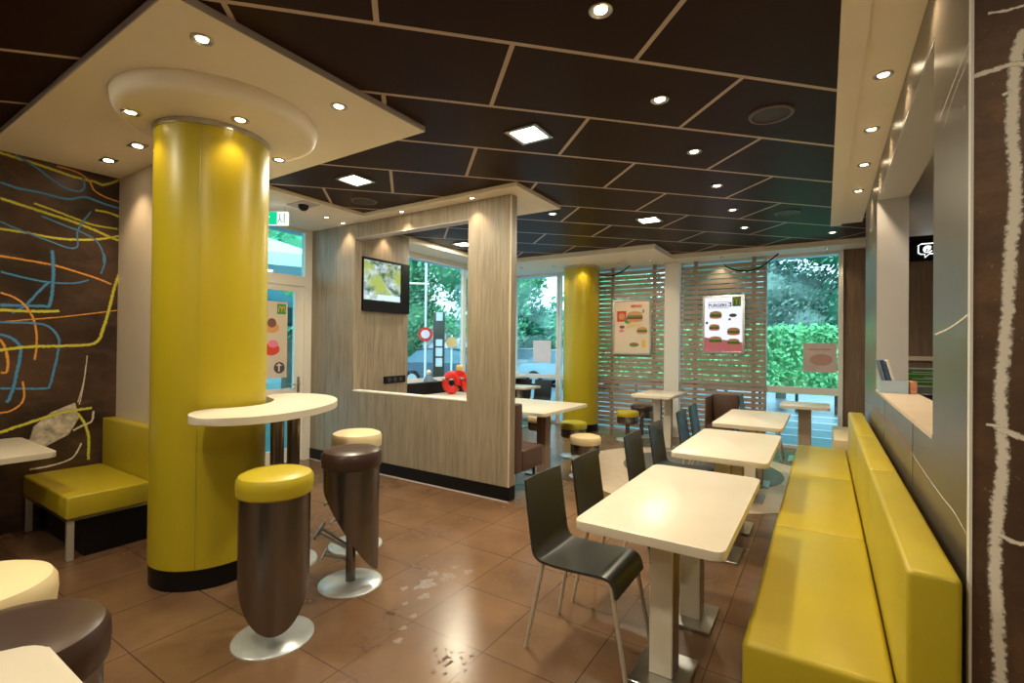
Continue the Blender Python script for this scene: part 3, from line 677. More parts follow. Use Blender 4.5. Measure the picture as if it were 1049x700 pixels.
# sagging cables
b=B(); b.tube([(-1.44,8.76,3.00),(-1.36,8.76,2.93),(-1.22,8.76,2.87),(-1.05,8.76,2.85),(-.88,8.76,2.90),(-.74,8.76,3.00),(-.62,8.76,3.098)],.012,8)
tag(b.obj('black_cable',M['black']),'black cable sagging over the right slatted screen','cable')
b=B(); b.tube([(-3.56,8.76,2.94),(-3.45,8.76,2.93),(-3.30,8.76,2.96),(-3.15,8.76,3.03),(-3.05,8.76,3.098)],.011,8)
tag(b.obj('black_cable',M['black']),'black cable sagging beside the top of the far yellow column','cable')

# ------------------------------------------------------------------ door poster, exit sign, camera, tv, socket
t=thing('door_poster','tall ice cream poster taped inside the glass entrance door','poster',(-5.965,3.56,1.63))
B().box(-.006,0,-.21,.215,-.49,.50).obj('sheet',mat('door_poster_paper',(.60,.52,.42),.6),t,0)
b=B()
def ey(b,y,z,ry,rz,mi,x=.0012,n=18): b._f([b.bm.verts.new((x,y+ry*math.cos(2*PI*i/n),z+rz*math.sin(2*PI*i/n))) for i in range(n)],mi)
ey(b,0,.16,.10,.07,1);ey(b,0,.22,.06,.06,2,.0016);ey(b,0,-.12,.11,.08,5);ey(b,.02,-.05,.07,.05,3,.0016);ey(b,.11,-.36,.075,.075,6)
b.quad((.0016,.06,-.335),(.0016,.15,-.335),(.0016,.105,-.30),mi=8); b.quad((.0016,.095,-.41),(.0016,.115,-.41),(.0016,.115,-.33),(.0016,.095,-.33),mi=8)
b.obj('dessert_pictures',PM,t,0,recalc=False)
b=B(); b.box(.0,.004,.07,.19,.34,.47); lg=b.obj('logo_badge',PM[4],t,0)
b=B()
for s_ in(-1,1):
    b.tube([(.007,.13+s_*.022-.022*math.cos(PI*k/12),.365+.075*math.sin(PI*k/12)) for k in range(13)],.006,6)
b.obj('arch_logo',PM[7],lg)
t=thing('exit_sign','green and white emergency exit sign hanging by the top of the entrance door','sign',(-5.15,3.08,2.975),R(33))
B().box(-.16,.16,-.02,.02,-.075,.075,.004,1).obj('sign_box',emis('exit_white',(.85,1,.95),1.0),t)
B().box(-.158,.045,-.0225,-.0202,-.072,.072).obj('green_field',emis('exit_green',(.0,.55,.25),1.0),t,0)
b=B(); 
def seg(x0,z0,x1,z1,w=.007): b.tube([(x0,-.026,z0),(x1,-.026,z1)],w,6)
b.lathe([(0,.052),(.010,.045),(.010,.038),(0,.031)],-.06,-.026,10); seg(-.062,.03,-.072,-.01,.010); seg(-.07,-.01,-.05,-.03); seg(-.05,-.03,-.062,-.058); seg(-.074,-.01,-.098,-.03); seg(-.098,-.03,-.115,-.028); seg(-.062,.025,-.035,.01); seg(-.064,.025,-.09,.015); seg(-.09,.015,-.095,-.005)
b.obj('running_figure',emis('exit_figure',(.9,1,.95),1.0),t)
b=B(); b.tube([(.075,-.022,.05),(.075,-.022,.0),(.055,-.022,-.05)],.004,6); b.tube([(.075,-.022,.0),(.10,-.022,-.05)],.004,6); b.tube([(.125,-.022,-.055),(.125,-.022,.055)],.005,6); b.obj('arrow_mark',PM[4],t)
b=B(); b.tube([(-.12,0,.075),(-.12,0,.139)],.004,6); b.tube([(.12,0,.075),(.12,0,.139)],.004,6); b.obj('hanger',M['steel'],t)
t=thing('security_camera','small black dome security camera on the white ceiling strip by the entrance','camera',(-4.88,3.26,3.14))
B().box(-.16,.16,-.10,.10,-.012,0,.003,1).obj('mounting_plate',M['edge'],t)
B().lathe([(0,-.075),(.025,-.071),(.045,-.055),(.055,-.030),(.055,-.012),(0,-.012)],seg=28).obj('dome',M['black'],t)
# television in the partition niche
t=thing('television','wall-mounted television showing a green and white picture, seen through the partition opening','television',(-5.12,4.685,2.385))
b=B(); b.box(0,.05,-.42,.42,.325,.355); b.box(0,.05,-.42,.42,-.355,-.205); b.box(0,.05,-.42,-.41,-.205,.325); b.box(0,.05,.26,.42,-.205,.325); b.obj('bezel',M['black'],t)
m,ntt,p=newmat('television_picture'); n1=noise(ntt,coords(ntt,(1,3,4)),2.2,6,.7); n2=noise(ntt,coords(ntt,(1,2,2)),1.7,3)
c=mixc(ntt,ramp(ntt,n1,.40,.62),(.05,.10,.03),(.50,.58,.66)); c=mixc(ntt,ramp(ntt,n2,.45,.6),c,(.26,.32,.07))
ntt.links.new(c,p.inputs['Emission Color']); p.inputs['Emission Strength'].default_value=1.3; p.inputs['Base Color'].default_value=(0,0,0,1); p.inputs['Roughness'].default_value=.2
B().box(0,.03,-.41,.26,-.205,.325).obj('screen',m,t,0)
B().box(.0305,.032,-.16,.25,-.195,-.12).obj('caption_bar',emis('caption_pale',(.6,.75,.95),1.0),t,0)
t=thing('wall_socket','black double wall socket strip low on the wood wall beneath the television','socket',(-5.12,4.88,1.095))
B().box(0,.014,-.205,.205,-.05,.05,.004,1).obj('cover_plate',M['black'],t)
b=B(); 
b.bm.free()
for y in(-.11,0,.11):
    q=B(); q.tube([(.012,y,0),(.0165,y,0)],.034,20); q.obj('outlet',mat('dark_outlet',(.03,.03,.03),.4) if y<-.1 else bpy.data.materials['dark_outlet'],t)

# red toy on the table in the opening
RT_=1.45
t=thing('red_toy','red plastic play figure with two round shells and a pale yellow top on the table','toy',(-4.90,6.10,.882),R(39)); t.scale=(1.05,1.05,1.25)
for x,s_ in((-.14,1.0),(.14,.92)):
    b=B(); pts=[(x+.075*s_*math.cos(a)*1.25,0,.085*s_+.085*s_*math.sin(a)*1.15) for a in [2*PI*i/20 for i in range(20)]]
    b.tube(pts,[.052]*20,12,closed=True); b.obj('ring_shell',M['red'],t)
B().box(-.10,.06,-.035,.035,.15,.235,.02,3).obj('body',M['red'],t)
B().box(-.075,.03,-.035,.035,.235,.31,.022,3).obj('head',M['toyyellow'],t)
t=thing('blue_figure','small blue grey figure standing on the window ledge left of the red toy','ornament',(-5.50,6.0,.93))
B().lathe([(0,0),(.07,0),(.09,.04),(.075,.10),(.045,.15),(0,.16)],seg=24).obj('body',M['bluegrey'],t)
B().lathe([(0,.155),(.035,.165),(.045,.20),(.03,.235),(0,.245)],seg=20).obj('head',M['paper'],t)
B().tube([(0,.06,.10),(0,.14,.06),(0,.20,.05)],.018,8).obj('arm',M['bluegrey'],t)

# ------------------------------------------------------------------ things at the serving hatch
t=thing('leaflet_holder','clear blue tray of leaning leaflets at the far end of the hatch sill','holder',(.47,5.02,1.2455))
b=B(); b.box(-.09,.09,-.10,.10,0,.008); b.box(-.09,.09,-.10,-.094,.008,.10); b.box(-.09,-.084,-.094,.10,.008,.10); b.box(.084,.09,-.094,.10,.008,.10); b.obj('tray',mat('pale_blue_acrylic',(.45,.58,.75),.2),t,0)
for k,(m_,x) in enumerate(((M['bluegrey'],-.045),(mat('navy_leaflet',(.03,.10,.25),.5),-.012),(M['paper'],.02))):
    o=B().box(-.010,.010,-.07,.07,0,.26,.002,1).obj('leaflet',m_,t); o.location=(x,0,.012); o.rotation_euler=(0,R(-14),0)
t=thing('snack_box','small orange and pink carton beside the leaflets on the hatch sill','box',(.585,4.98,1.2455),R(10))
B().box(-.022,.022,-.05,.05,0,.10,.004,1).obj('carton',mat('orange_carton',(.72,.36,.18),.5),t)
B().box(-.0225,.0225,-.051,.051,.03,.05).obj('carton_band',mat('pink_band',(.70,.25,.25),.5),t,0)
t=thing('hanging_sign','black hanging sign with a white outlined speech bubble beyond the serving hatch','sign',(1.32,8.82,3.00))
B().box(-.36,.36,-.02,.02,-.16,.12,.003,1).obj('sign_board',M['black'],t)
we=emis('sign_white_outline',(1,1,1),1.6)
b=B(); b.tube([(-.19,-.024,-.07),(-.22,-.024,-.05),(-.22,-.024,.055),(-.19,-.024,.075),(.06,-.024,.075),(.09,-.024,.055),(.09,-.024,-.05),(.06,-.024,-.07),(-.10,-.024,-.07),(-.15,-.024,-.12),(-.15,-.024,-.07)],.007,6,closed=True); b.obj('speech_bubble',we,t)
textobj('@',.10,we,'bubble_symbol',t,(-.12,-.022,-.03),(R(90),0,0)); textobj('!',.12,we,'bubble_symbol',t,(0,-.022,-.03),(R(90),0,0))
t=thing('green_counter_screen','green information panel with pale lines of print beyond the hatch','sign',(.98,6.6,1.305))
B().box(-.34,.34,0,.03,-.085,.085,.003,1).obj('panel',mat('green_panel',(.11,.34,.04),.5),t)
b=B()
for z,x0,x1 in((.055,-.20,.02),(.035,-.26,.12),(.0,-.10,.10),(-.015,-.20,.02),(-.045,-.24,.05)): b.box(x0,x1,-.002,0,z-.004,z+.004)
b.obj('print_lines',M['paper'],t,0)
b=B(); b.box(-.34,.34,-.004,.034,.085,.10); b.box(-.34,.34,-.004,.034,-.10,-.085); b.obj('panel_edge',M['whitecool'],t,0)
t=thing('order_counter','dark order counter in the room beyond the serving hatch','counter',(1.3,6.2,0))
B().box(-.62,.9,-.55,.75,1.16,1.20,.005,1).obj('countertop',M['shell'],t); B().box(-.58,.86,-.5,.7,0,1.16).obj('counter_body',M['wooddark'],t,0)

# ------------------------------------------------------------------ lights
def spot(parent,z,e,col=(1,.74,.44),size=105,blend=.7,r=.03):
    l=bpy.data.lights.new('lamp','SPOT'); l.energy=e; l.color=col; l.spot_size=R(size); l.spot_blend=blend; l.shadow_soft_size=r
    o=bpy.data.objects.new('lamp',l); C.objects.link(o); o.parent=parent; o.location=(0,0,z); return o
def downlight(x,y,z,e,label,group,col=(1,.76,.48),size=110,r=.048,ringm=None):
    t=thing('recessed_downlight',label,'ceiling light',(x,y,z),0,group)
    b=B(); b.lathe([(r*.62,-.003),(r*1.0,-.010),(r*1.18,-.006),(r*1.18,0),(r*.62,0)],seg=28); b.obj('trim_ring',ringm or M['steel'],t)
    B().lathe([(0,-.0035),(r*.62,-.0035),(r*.62,-.001),(0,-.001)],seg=24).obj('lens',M['lamp'],t)
    spot(t,-.02,e,col,size); return t
E_C=21*LK; E_S=20*LK
row=['nearest','second','third','fourth','fifth','farthest']
for i,y in enumerate((2.124,3.10,4.073,5.05,6.03,7.01)):
    downlight(-.893,y,CZ,E_C,'small round downlight in the dark ceiling, %s of the row left of the cream strip'%row[i],'downlights in the dark ceiling')
downlight(-.893,1.15,CZ,E_C,'small round downlight in the dark ceiling just above the photo','downlights in the dark ceiling')
downlight(-.893,.175,CZ,E_C,'small round downlight in the dark ceiling over the camera','downlights in the dark ceiling')
downlight(.085,7.89,CZ,E_C*.6,'small round downlight by the far end of the right cream strip','downlights in the dark ceiling')
downlight(-2.751,5.136,CZ,E_C,'small round downlight just past the tip of the partition canopy','downlights in the dark ceiling')
downlight(-3.72,5.13,CZ,E_C,'small round downlight glimpsed through the partition opening','downlights in the dark ceiling')
rs=['nearest','second','third','farthest']
for i,y in enumerate((3.433,4.247,5.034,5.845)):
    downlight(.272,y,3.155,E_S,'round downlight in the cream strip over the bench, %s of four'%rs[i],'downlights in the right cream strip',r=.042)
downlight(.272,2.62,3.155,E_S,'round downlight in the cream strip over the bench, just above the photo','downlights in the right cream strip',r=.042)
for x,y,z,l in ((-2.671,1.202,3.14,'front corner of the square dropped ceiling'),(-2.664,2.023,3.14,'right side of the square dropped ceiling'),(-3.68,1.25,3.04,'round collar left of the big column'),(-3.19,1.67,3.04,'round collar right in front of the big column'),(-3.62,2.20,3.04,'round collar behind the right side of the big column')):
    downlight(x,y,z,E_S*(1.0 if z>3.1 else .35),'round downlight in the '+l,'downlights around the big column',r=.045)
for x,l in((-4.556,'nearer the yellow column'),(-5.142,'nearer the chalk mural')):
    t=thing('square_downlight','small square downlight over the cream wall, '+l,'ceiling light',(x,1.595,3.14),0,'square downlights over the cream wall')
    b=B(); b.box(-.075,.075,-.05,.05,-.006,0,.002,1); b.obj('housing',M['bronze'],t); B().lathe([(0,-.009),(.033,-.009),(.033,-.006),(0,-.006)],seg=20).obj('lens',M['lamp'],t); spot(t,-.02,E_S)
for x,l in((-5.2,'leftmost of the three washing the wood partition'),(-4.15,'middle one of the three washing the wood partition'),(-3.12,'rightmost of the three washing the wood partition')):
    downlight(x,4.035,3.14,E_S*.75,'small downlight, '+l,'downlights over the wood partition',r=.035,size=90)
downlight(-5.135,3.74,3.14,E_S*.7,'small downlight in the white ceiling strip by the entrance','downlights over the wood partition',r=.035,size=90)
downlight(-5.03,4.66,3.14,E_S*.6,'small downlight washing the wood wall above the television','downlights over the wood partition',r=.03,size=90)
for x,y,l in((-4.30,8.10,'left of the far column'),(-3.70,8.10,'in front of the far column'),(-3.10,8.35,'over the left slatted screen'),(-2.55,8.35,'by the white window post'),(-1.45,8.68,'over the right slatted screen'),(.02,8.68,'over the far right pane'),(-4.95,8.0,'in the far left window corner')):
    downlight(x,y,3.10,E_S*.55,'tiny downlight in the pale window strip '+l,'downlights along the window strip',r=.026)
for x,y,l in((-1.864,3.096,'between the column canopy and the bench lights'),(-3.814,3.097,'beside the entrance near the ceiling loudspeaker'),(-1.844,5.983,'farthest right, above the third table'),(-4.778,5.981,'seen through the partition opening'),(-1.864,.19,'above the camera, outside the photo'),(-3.81,.19,'near the mural, outside the photo'),(-1.864,-2.0,'behind the camera'),(1.3,.19,'right of the camera, outside the photo')):
    t=thing('square_ceiling_light','square glowing ceiling panel light '+l,'ceiling light',(x,y,CZ),R(0),'square ceiling panel lights')
    b=B(); s_=.105; b.box(-s_-.03,s_+.03,-s_-.03,-s_,-.012,0); b.box(-s_-.03,s_+.03,s_,s_+.03,-.012,0); b.box(-s_-.03,-s_,-s_,s_,-.012,0); b.box(s_,s_+.03,-s_,s_,-.012,0); b.obj('frame',M['steel'],t,0)
    B().box(-s_,s_,-s_,s_,-.006,-.001).obj('diffuser',M['lampw'],t,0)
    l_=bpy.data.lights.new('lamp','AREA'); l_.energy=(38 if 'photo' not in l and 'camera' not in l else 20)*LK; l_.size=.2; l_.color=(1,.90,.66); lo=bpy.data.objects.new('lamp',l_); C.objects.link(lo); lo.parent=t; lo.location=(0,0,-.02)
# ceiling loudspeakers
for x,y,l in((-.312,3.688,'nearest, right of the row of downlights'),(-.369,6.491,'far off near the end of the cream strip'),(-4.304,3.617,'beside the entrance canopy corner')):
    t=thing('ceiling_loudspeaker','round flush ceiling loudspeaker '+l,'loudspeaker',(x,y,CZ),0,'ceiling loudspeakers')
    B().lathe([(.115,-.004),(.120,-.012),(.135,-.010),(.14,0),(.115,0)],seg=44).obj('rim',mat('dull_bronze_rim',(.16,.11,.10),.4,metal=.5) if 'dull_bronze_rim' not in bpy.data.materials else bpy.data.materials['dull_bronze_rim'],t)
    B().lathe([(0,-.007),(.115,-.004),(.115,-.001),(0,-.001)],seg=44).obj('grille',mat('dark_grille',(.035,.022,.014),.5,var=.4,vs=160) if 'dark_grille' not in bpy.data.materials else bpy.data.materials['dark_grille'],t)
# lights in the order room beyond the hatch
for x,y,l in((1.1,7.2,'beyond the hatch, farther'),(1.1,5.2,'beyond the hatch, nearer')):
    downlight(x,y,3.12,E_S*2,'round downlight in the white ceiling '+l,'downlights in the order room',r=.05,col=(1,.88,.74))

# water spill on the floor
def blob(cx,cy,r,sd):
    q=random.Random(sd); n=26; ph=[q.uniform(0,6.28) for _ in range(4)]
    return [(cx+r*(1+.22*math.sin(3*a+ph[0])+.18*math.sin(5*a+ph[1])+.12*math.sin(9*a+ph[2]))*math.cos(a),cy+1.35*r*(1+.22*math.sin(3*a+ph[0])+.18*math.sin(5*a+ph[1])+.12*math.sin(9*a+ph[2]))*math.sin(a)) for a in [2*PI*i/n for i in range(n)]]
b=B()
for cx,cy,r,sd in ((-2.22,2.42,.055,1),(-2.17,2.58,.045,2),(-2.28,2.56,.03,3),(-2.12,2.30,.030,4),(-2.30,2.30,.02,5),(-2.10,2.72,.028,6),(-2.02,2.10,.018,7),(-1.98,1.98,.016,8),(-1.92,1.88,.02,9),(-2.22,2.72,.018,10),(-2.16,2.17,.014,11)): b.prism(blob(cx,cy,r,sd),.0004,.0022)
m,nw,p=newmat('water_film_pale_glint'); p.inputs['Base Color'].default_value=(.55,.48,.45,1); p.inputs['Roughness'].default_value=.03; p.inputs['Alpha'].default_value=.22; p.inputs['IOR'].default_value=1.6  # pale tint paints in the bright window reflection on the clear water
bump(nw,p,noise(nw,coords(nw),40,2),.3,.004)
w_=tag(b.obj('water_spill',m,smooth=0),'wet splash of water shining on the floor tiles near the stools','spill',kind='stuff')
b=B()
for i in range(120):
    a=rnd.gauss(0,1); c_=rnd.choice([(-1.62,1.93,.07,.05),(-2.02,1.75,.05,.10),(-1.74,2.75,.16,.22),(-2.15,2.02,.02,.12)])
    x=c_[0]+rnd.gauss(0,c_[2]); y=c_[1]+rnd.gauss(0,c_[3]); r=rnd.uniform(.003,.012); b.prism([(x+r*math.cos(k)*rnd.uniform(.6,1.4),y+r*math.sin(k)*rnd.uniform(.6,1.4)) for k in (0,1,2,3,4,5)],.0004,.0010)
tag(b.obj('dirt_specks',mat('dirt_brown',(.10,.05,.02),.5),smooth=0),'scatter of small brown dirt marks on the floor tiles','dirt',kind='stuff')
# ------------------------------------------------------------------ outside
asph=mat('wet_asphalt',(.17,.24,.27),.35,var=.15,vs=1.5)
struct(B().box(-60,30,9.06,70,-.20,-.06).obj('ground_outside',asph,smooth=0))
struct(B().box(-60,-6.12,-20,9.06,-.20,-.06).obj('ground_entrance',asph,smooth=0))
struct(B().box(-7.2,3.2,9.01,10.05,3.20,3.34).obj('trim_16',mat('pale_blue_eave',(.70,.84,.93),.6),smooth=0))
struct(B().box(-7.2,-6.12,-3,9.0,3.34,3.46).obj('trim_17',bpy.data.materials['pale_blue_eave'],smooth=0))
def leafmat(name,a,b_):
    m,nt,p=newmat(name); n=noise(nt,coords(nt),2.5,4,.6); n2=noise(nt,coords(nt),14,2)
    c=mixc(nt,ramp(nt,n,.3,.7),a,b_); c=mixc(nt,mth(nt,'MULTIPLY',n2,.5),c,tuple(min(1,x*1.7) for x in a)); nt.links.new(c,p.inputs['Base Color'])
    p.inputs['Roughness'].default_value=.5; p.inputs['Transmission Weight'].default_value=0
    return m
LM=[leafmat('fresh_green_leaf',(.16,.44,.22),(.07,.27,.15)),leafmat('deep_green_leaf',(.07,.25,.14),(.03,.14,.09)),leafmat('grey_green_leaf',(.22,.32,.26),(.10,.18,.15)),leafmat('pale_blossom_leaf',(.60,.55,.62),(.42,.46,.42))]
bark=mat('bark',(.12,.09,.07),.8,var=.3)
def leaf_cloud(b,blobs,n,s,q,shell=True):
    tot=sum(r[3]*r[4]+r[3]*r[5]+.001 for r in blobs)
    for (x,y,z,rx,ry,rz) in blobs:
        k=int(n*(rx*ry+rx*rz)/tot)
        for _ in range(k):
            v=Vector((q.gauss(0,1),q.gauss(0,1),q.gauss(0,1))).normalized(); rr=q.uniform(.72,1.06)
            c=Vector((x+v.x*rx*rr,y+v.y*ry*rr,z+v.z*rz*rr)); d=Vector((q.gauss(0,1),q.gauss(0,1),q.gauss(0,1))).normalized(); e=d.orthogonal().normalized(); f=d.cross(e)
            L=s*q.uniform(.6,1.3); W=L*.5
            b._f([b.bm.verts.new(c+e*L*.5),b.bm.verts.new(c+f*W*.5),b.bm.verts.new(c-e*L*.5),b.bm.verts.new(c-f*W*.5)])
def tree(x,y,h,r,label,mi,n=2600,seed=1,trunk=True,s=.28,kind='tree'):
    q=random.Random(seed); t=thing('leafy_tree',label,kind,(x,y,-.06),0,'trees outside')
    b=B(); blobs=[]
    for i in range(9):
        a=q.uniform(0,6.28); d=q.uniform(0,.6)*r; zz=h*(.35+.6*q.random()) ; br=r*q.uniform(.40,.62)
        blobs.append(((d if trunk else d*1.5)*math.cos(a),d*math.sin(a),min(zz if trunk else zz*.7,h-br*.5),br,br,br*.85))
    leaf_cloud(b,blobs,n,s,q)
    for (bx,by,bz,rx,ry,rz) in blobs:
        prof=[(rx*.66*math.sin(PI*k/8),bz-rz*.66*math.cos(PI*k/8)) for k in range(9)]; prof[0]=(0,prof[0][1]); prof[-1]=(0,prof[-1][1])
        b.lathe(prof,bx,by,10)
    b.obj('foliage',LM[mi],t,0)
    if trunk:
        b=B(); b.tube([(0,0,0),(.05,.03,h*.3),(0,.1,h*.6)],[r*.07,r*.055,r*.03],8); b.tube([(.04,.03,h*.28),(r*.3,.1,h*.5)],[r*.04,r*.02],6); b.obj('trunk',bark,t)
tree(-18,17,8.5,3.6,'tall bright green tree behind the parked cars, seen through the partition opening',0,9000,1,s=.26)
tree(-24,20,9.5,4.6,'broad green tree far left beyond the road',1,5000,2,s=.42)
tree(-13.6,19.5,8,3.4,'green tree seen past the end of the wood partition',0,8000,3,s=.26)
tree(-19,28,9,4.2,'blue-green tree behind the parking lot, left of the far column',1,4500,4,s=.42)
tree(-8.2,21,8.0,3.6,'green tree behind the left slatted screen',0,5000,5,s=.24)
tree(-3.6,19.5,7.0,3.0,'dark green tree behind the right slatted screen',1,3000,6,s=.28)
tree(1.4,18.6,7.2,3.1,'dark evergreen tree behind the hedge at the far right pane',1,6000,7,s=.17)
tree(-1.2,18.2,5.6,2.2,'grey green bushy tree behind the hedge, left in the far right pane',2,6000,8,s=.15)
tree(-15,9.5,6.5,2.8,'green tree seen above the entrance door',0,5000,9,s=.2)
tree(-21,12,8,3.5,'tall tree far beyond the entrance door',1,2400,10,s=.36)
tree(-15.6,18.3,3.2,1.25,'round pale blossoming bush beside the parked car',3,1800,11,False,s=.16,kind='bush')
for i_,(x_,y_,h_,r_,l_) in enumerate(((-27,21,4.2,3.4,'low broad bush behind the road sign'),(-22,25,4.6,3.6,'low bush behind the menu board'),(-17.5,31,4.8,3.8,'low bush behind the silver car'),(-10,28,5.0,4.0,'low bush beyond the parked pale car'),(-33,17,5,4.2,'low bush far out left of the road sign'),(-13.5,36,7.5,5,'blue-green grove at the far end of the parking lot'))):
    tree(x_,y_,h_,r_,l_,(1,0,1,0,1,0)[i_],2600,40+i_,False,s=.42,kind='bush')
q=random.Random(20)
t=thing('clipped_hedge','bright green clipped hedge outside the far right window','hedge',(-1.5,14.6,-.06))
b=B(); b.box(-4.4,5.5,-.42,.42,.5,2.05)
for i in range(9000):
    f=q.random()
    if f<.75: c=Vector((q.uniform(-4.5,5.6),-.5+q.gauss(0,.05),q.uniform(.55,2.2)))
    else: c=Vector((q.uniform(-4.5,5.6),q.uniform(-.5,.5),2.12+q.gauss(0,.07)))
    d=Vector((q.gauss(0,1),q.gauss(0,1)-1.0,q.gauss(0,1)+.6)).normalized(); e=d.orthogonal().normalized(); e=Matrix.Rotation(q.uniform(0,6),3,d)@e; g=d.cross(e); L=.13*q.uniform(.6,1.3)
    b._f([b.bm.verts.new(c+e*L*.5),b.bm.verts.new(c+g*L*.32),b.bm.verts.new(c-e*L*.5),b.bm.verts.new(c-g*L*.32)])
b.obj('foliage',leafmat('hedge_leaf',(.20,.55,.22),(.08,.32,.14)),t,0)
b=B()
for k in range(12): b.tube([(-4.2+k*.85,0,0),(-4.2+k*.85,0,.55)],.04,6)
b.obj('stem',bark,t)
# white parking bay lines
wl_=mat('white_road_paint',(.80,.84,.86),.6)
for k,yy in enumerate((10.6,11.6,12.7,13.8)):
    struct(B().box(-5,3.5,yy,yy+.07,-.062,-.055).obj('trim_%d'%(18+k),wl_,smooth=0))
def car(x,y,rz,body,label,s=1.0):
    t=thing('parked_car',label,'car',(x,y,-.06),rz,'cars parked outside'); t.scale=(s,s,s)
    low=[(-2.15,.30),(-2.2,.62),(-2.05,.86),(-1.2,.95),(1.05,.93),(1.9,.80),(2.15,.62),(2.15,.30)]
    b=B(); b.profile(low,-.85,.85); bmesh.ops.bevel(b.bm,geom=list(b.bm.edges),offset=.07,segments=2,affect='EDGES'); b.obj('car_body',body,t)
    b=B(); W0,W1=.80,.62
    top=[(-1.75,.93),(-1.25,1.40),(-.2,1.48),(.45,1.40),(1.15,.93)]
    a=[b.bm.verts.new((px,-(W0 if pz<1 else W1),pz)) for px,pz in top]; c_=[b.bm.verts.new((px,(W0 if pz<1 else W1),pz)) for px,pz in top]
    b._f(a); b._f(c_[::-1])
    for i in range(5): b._f([a[i],c_[i],c_[(i+1)%5],a[(i+1)%5]])
    b.obj('window_glass',mat('car_glass',(.10,.18,.22),.08) if 'car_glass' not in bpy.data.materials else bpy.data.materials['car_glass'],t,0)
    b=B(); b.box(-1.28,.48,-.60,.60,1.43,1.50,.03,2); b.obj('roof',body,t)
    for wx in(-1.35,1.35):
        for s_ in(-1,1):
            w_=B().tube([(wx,s_*.70,.32),(wx,s_*.87,.32)],.32,24).obj('wheel',M['black'],t); B().tube([(wx,s_*.865,.32),(wx,s_*.88,.32)],.19,16).obj('hub_cap',M['steel'],w_)
    for s_ in(-1,1): B().box(-2.2,-2.12,s_*.70-.10,s_*.70+.10,.62,.76,.02,1).obj('tail_light',M['red'],t); B().box(2.08,2.17,s_*.66-.13,s_*.66+.13,.56,.68,.02,1).obj('headlight',M['paper'],t)
car(-12.5,15.0,R(25),mat('dark_blue_car_paint',(.03,.07,.11),.2,coat=1),'dark blue car parked outside, seen through the partition opening')
car(-12.9,21.5,R(8),mat('silver_car_paint',(.45,.50,.54),.25,coat=1),'silver car parked far off, seen past the end of the wood partition')
car(-8.4,17.6,R(4),mat('pale_teal_car_paint',(.30,.42,.46),.25,coat=1),'pale car parked nearer the glass, seen past the end of the wood partition')
# road sign and totem
t=thing('road_sign','white post with a round red and white no-entry style sign outside the left window','sign',(-10,10.75,-.06),R(43))
B().tube([(0,0,0),(0,0,4.2)],.035,10).obj('post',M['whitecool'],t)
o=B().tube([(0,-.045,1.95),(0,-.06,1.95)],.21,28).obj('sign_face',M['red'],t); B().tube([(0,-.062,1.95),(0,-.066,1.95)],.13,28).obj('sign_center',mat('pale_pink_sign',(.75,.55,.55),.5),o)
B().tube([(-.5,0,3.45),(.1,0,3.45)],.03,8).obj('bracket',M['whitecool'],t)
t=thing('menu_totem','dark upright menu board with pale panels outside the left window','sign',(-9.6,10.9,-.06),R(43))
B().box(-.17,.17,-.08,.08,0,2.6,.03,2).obj('totem_body',M['shell'],t)
for z0,z1 in((1.0,1.25),(1.3,1.55),(1.6,1.8),(2.35,2.6)): B().box(-.09,.10,-.084,-.08,z0,z1).obj('pale_panel',M['greypaint'],t,0)
t=thing('road_sign','white post with a round orange sign beside the menu board','sign',(-9.7,11.6,-.06),R(43))
B().tube([(0,0,0),(0,0,1.95)],.03,10).obj('post',M['whitecool'],t); B().tube([(0,-.045,1.72),(0,-.06,1.72)],.17,24).obj('sign_face',mat('orange_sign',(.80,.38,.12),.5),t)
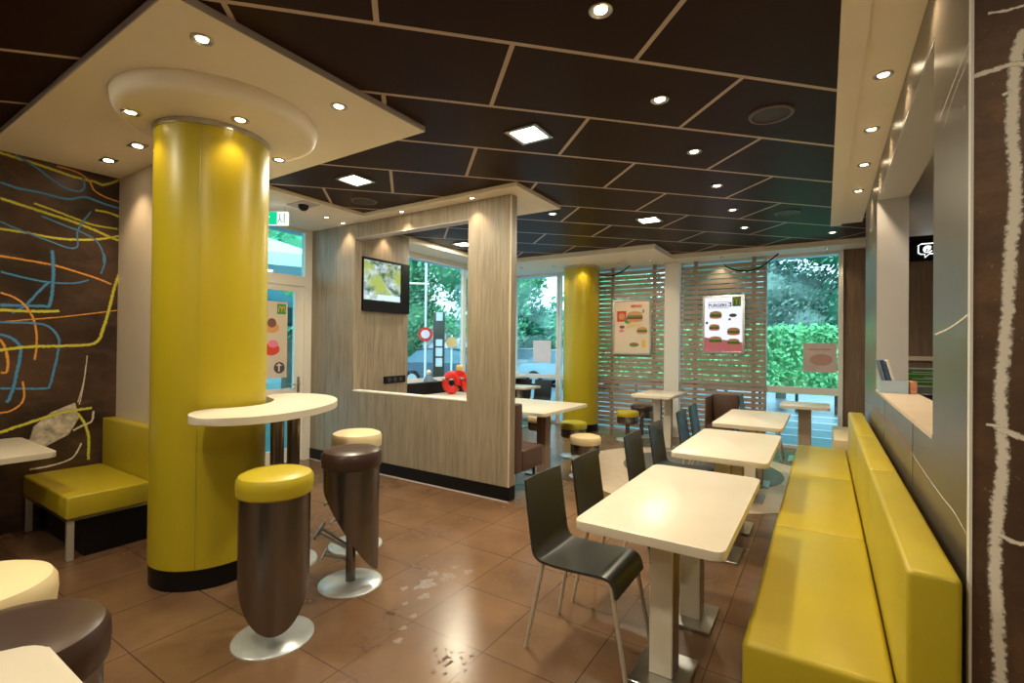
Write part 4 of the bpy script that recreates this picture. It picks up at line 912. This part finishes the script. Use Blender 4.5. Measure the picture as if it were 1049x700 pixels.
# parasols outside the entrance
def parasol(x,y,h,r,label,m):
    t=thing('parasol',label,'parasol',(x,y,-.06),0,'parasols outside the entrance')
    b=B(); n=8; ap=b.bm.verts.new((0,0,h)); ri=[b.bm.verts.new((r*math.cos(2*PI*i/n),r*math.sin(2*PI*i/n),h-.75)) for i in range(n)]; lo=[b.bm.verts.new((r*math.cos(2*PI*i/n),r*math.sin(2*PI*i/n),h-1.0)) for i in range(n)]
    for i in range(n): b._f([ap,ri[i],ri[(i+1)%n]]); b._f([ri[i],lo[i],lo[(i+1)%n],ri[(i+1)%n]])
    b.obj('canopy',m,t,0,recalc=False); B().tube([(0,0,.05),(0,0,h)],.035,10).obj('pole',M['steel'],t); B().lathe([(0,0),(.35,0),(.35,.07),(0,.07)],seg=24).obj('base',M['greypaint'],t)
parasol(-11.0,6.2,4.15,2.5,'large white parasol seen above the entrance door',mat('white_canvas',(.85,.87,.88),.8))
parasol(-9.0,4.6,3.0,1.5,'dark teal parasol seen through the entrance door glass',mat('teal_canvas',(.03,.13,.15),.8))
# ------------------------------------------------------------------ sun behind thin cloud
l=bpy.data.lights.new('sun','SUN'); l.energy=3.0; l.angle=R(25); l.color=(.95,.98,1.0); o=bpy.data.objects.new('daylight_sun',l); C.objects.link(o); o.rotation_euler=(R(42),0,R(40)); o.location=(0,0,12)

# ------------------------------------------------------------------ camera
cam=bpy.data.cameras.new('camera'); co=bpy.data.objects.new('camera',cam); C.objects.link(co); scene.camera=co
cam.sensor_width=36; cam.lens=496.8*36/1049; cam.clip_start=.02; cam.clip_end=200
yaw,pit,rol=R(32.80),R(.40),R(.62)
f=Vector((-math.sin(yaw),math.cos(yaw),0)); rt=Vector((math.cos(yaw),math.sin(yaw),0)); up=Vector((0,0,1))
f2=f*math.cos(pit)+up*math.sin(pit); u2=up*math.cos(pit)-f*math.sin(pit)
r3=rt*math.cos(rol)+u2*math.sin(rol); u3=u2*math.cos(rol)-rt*math.sin(rol)
mw=Matrix((r3,u3,-f2)).transposed().to_4x4(); mw.translation=(0,0,1.6); co.matrix_world=mw
scene.view_settings.view_transform='Standard'; scene.view_settings.look='None'; scene.view_settings.gamma=1; scene.view_settings.use_curve_mapping=False
scene.view_settings.exposure=EXPO
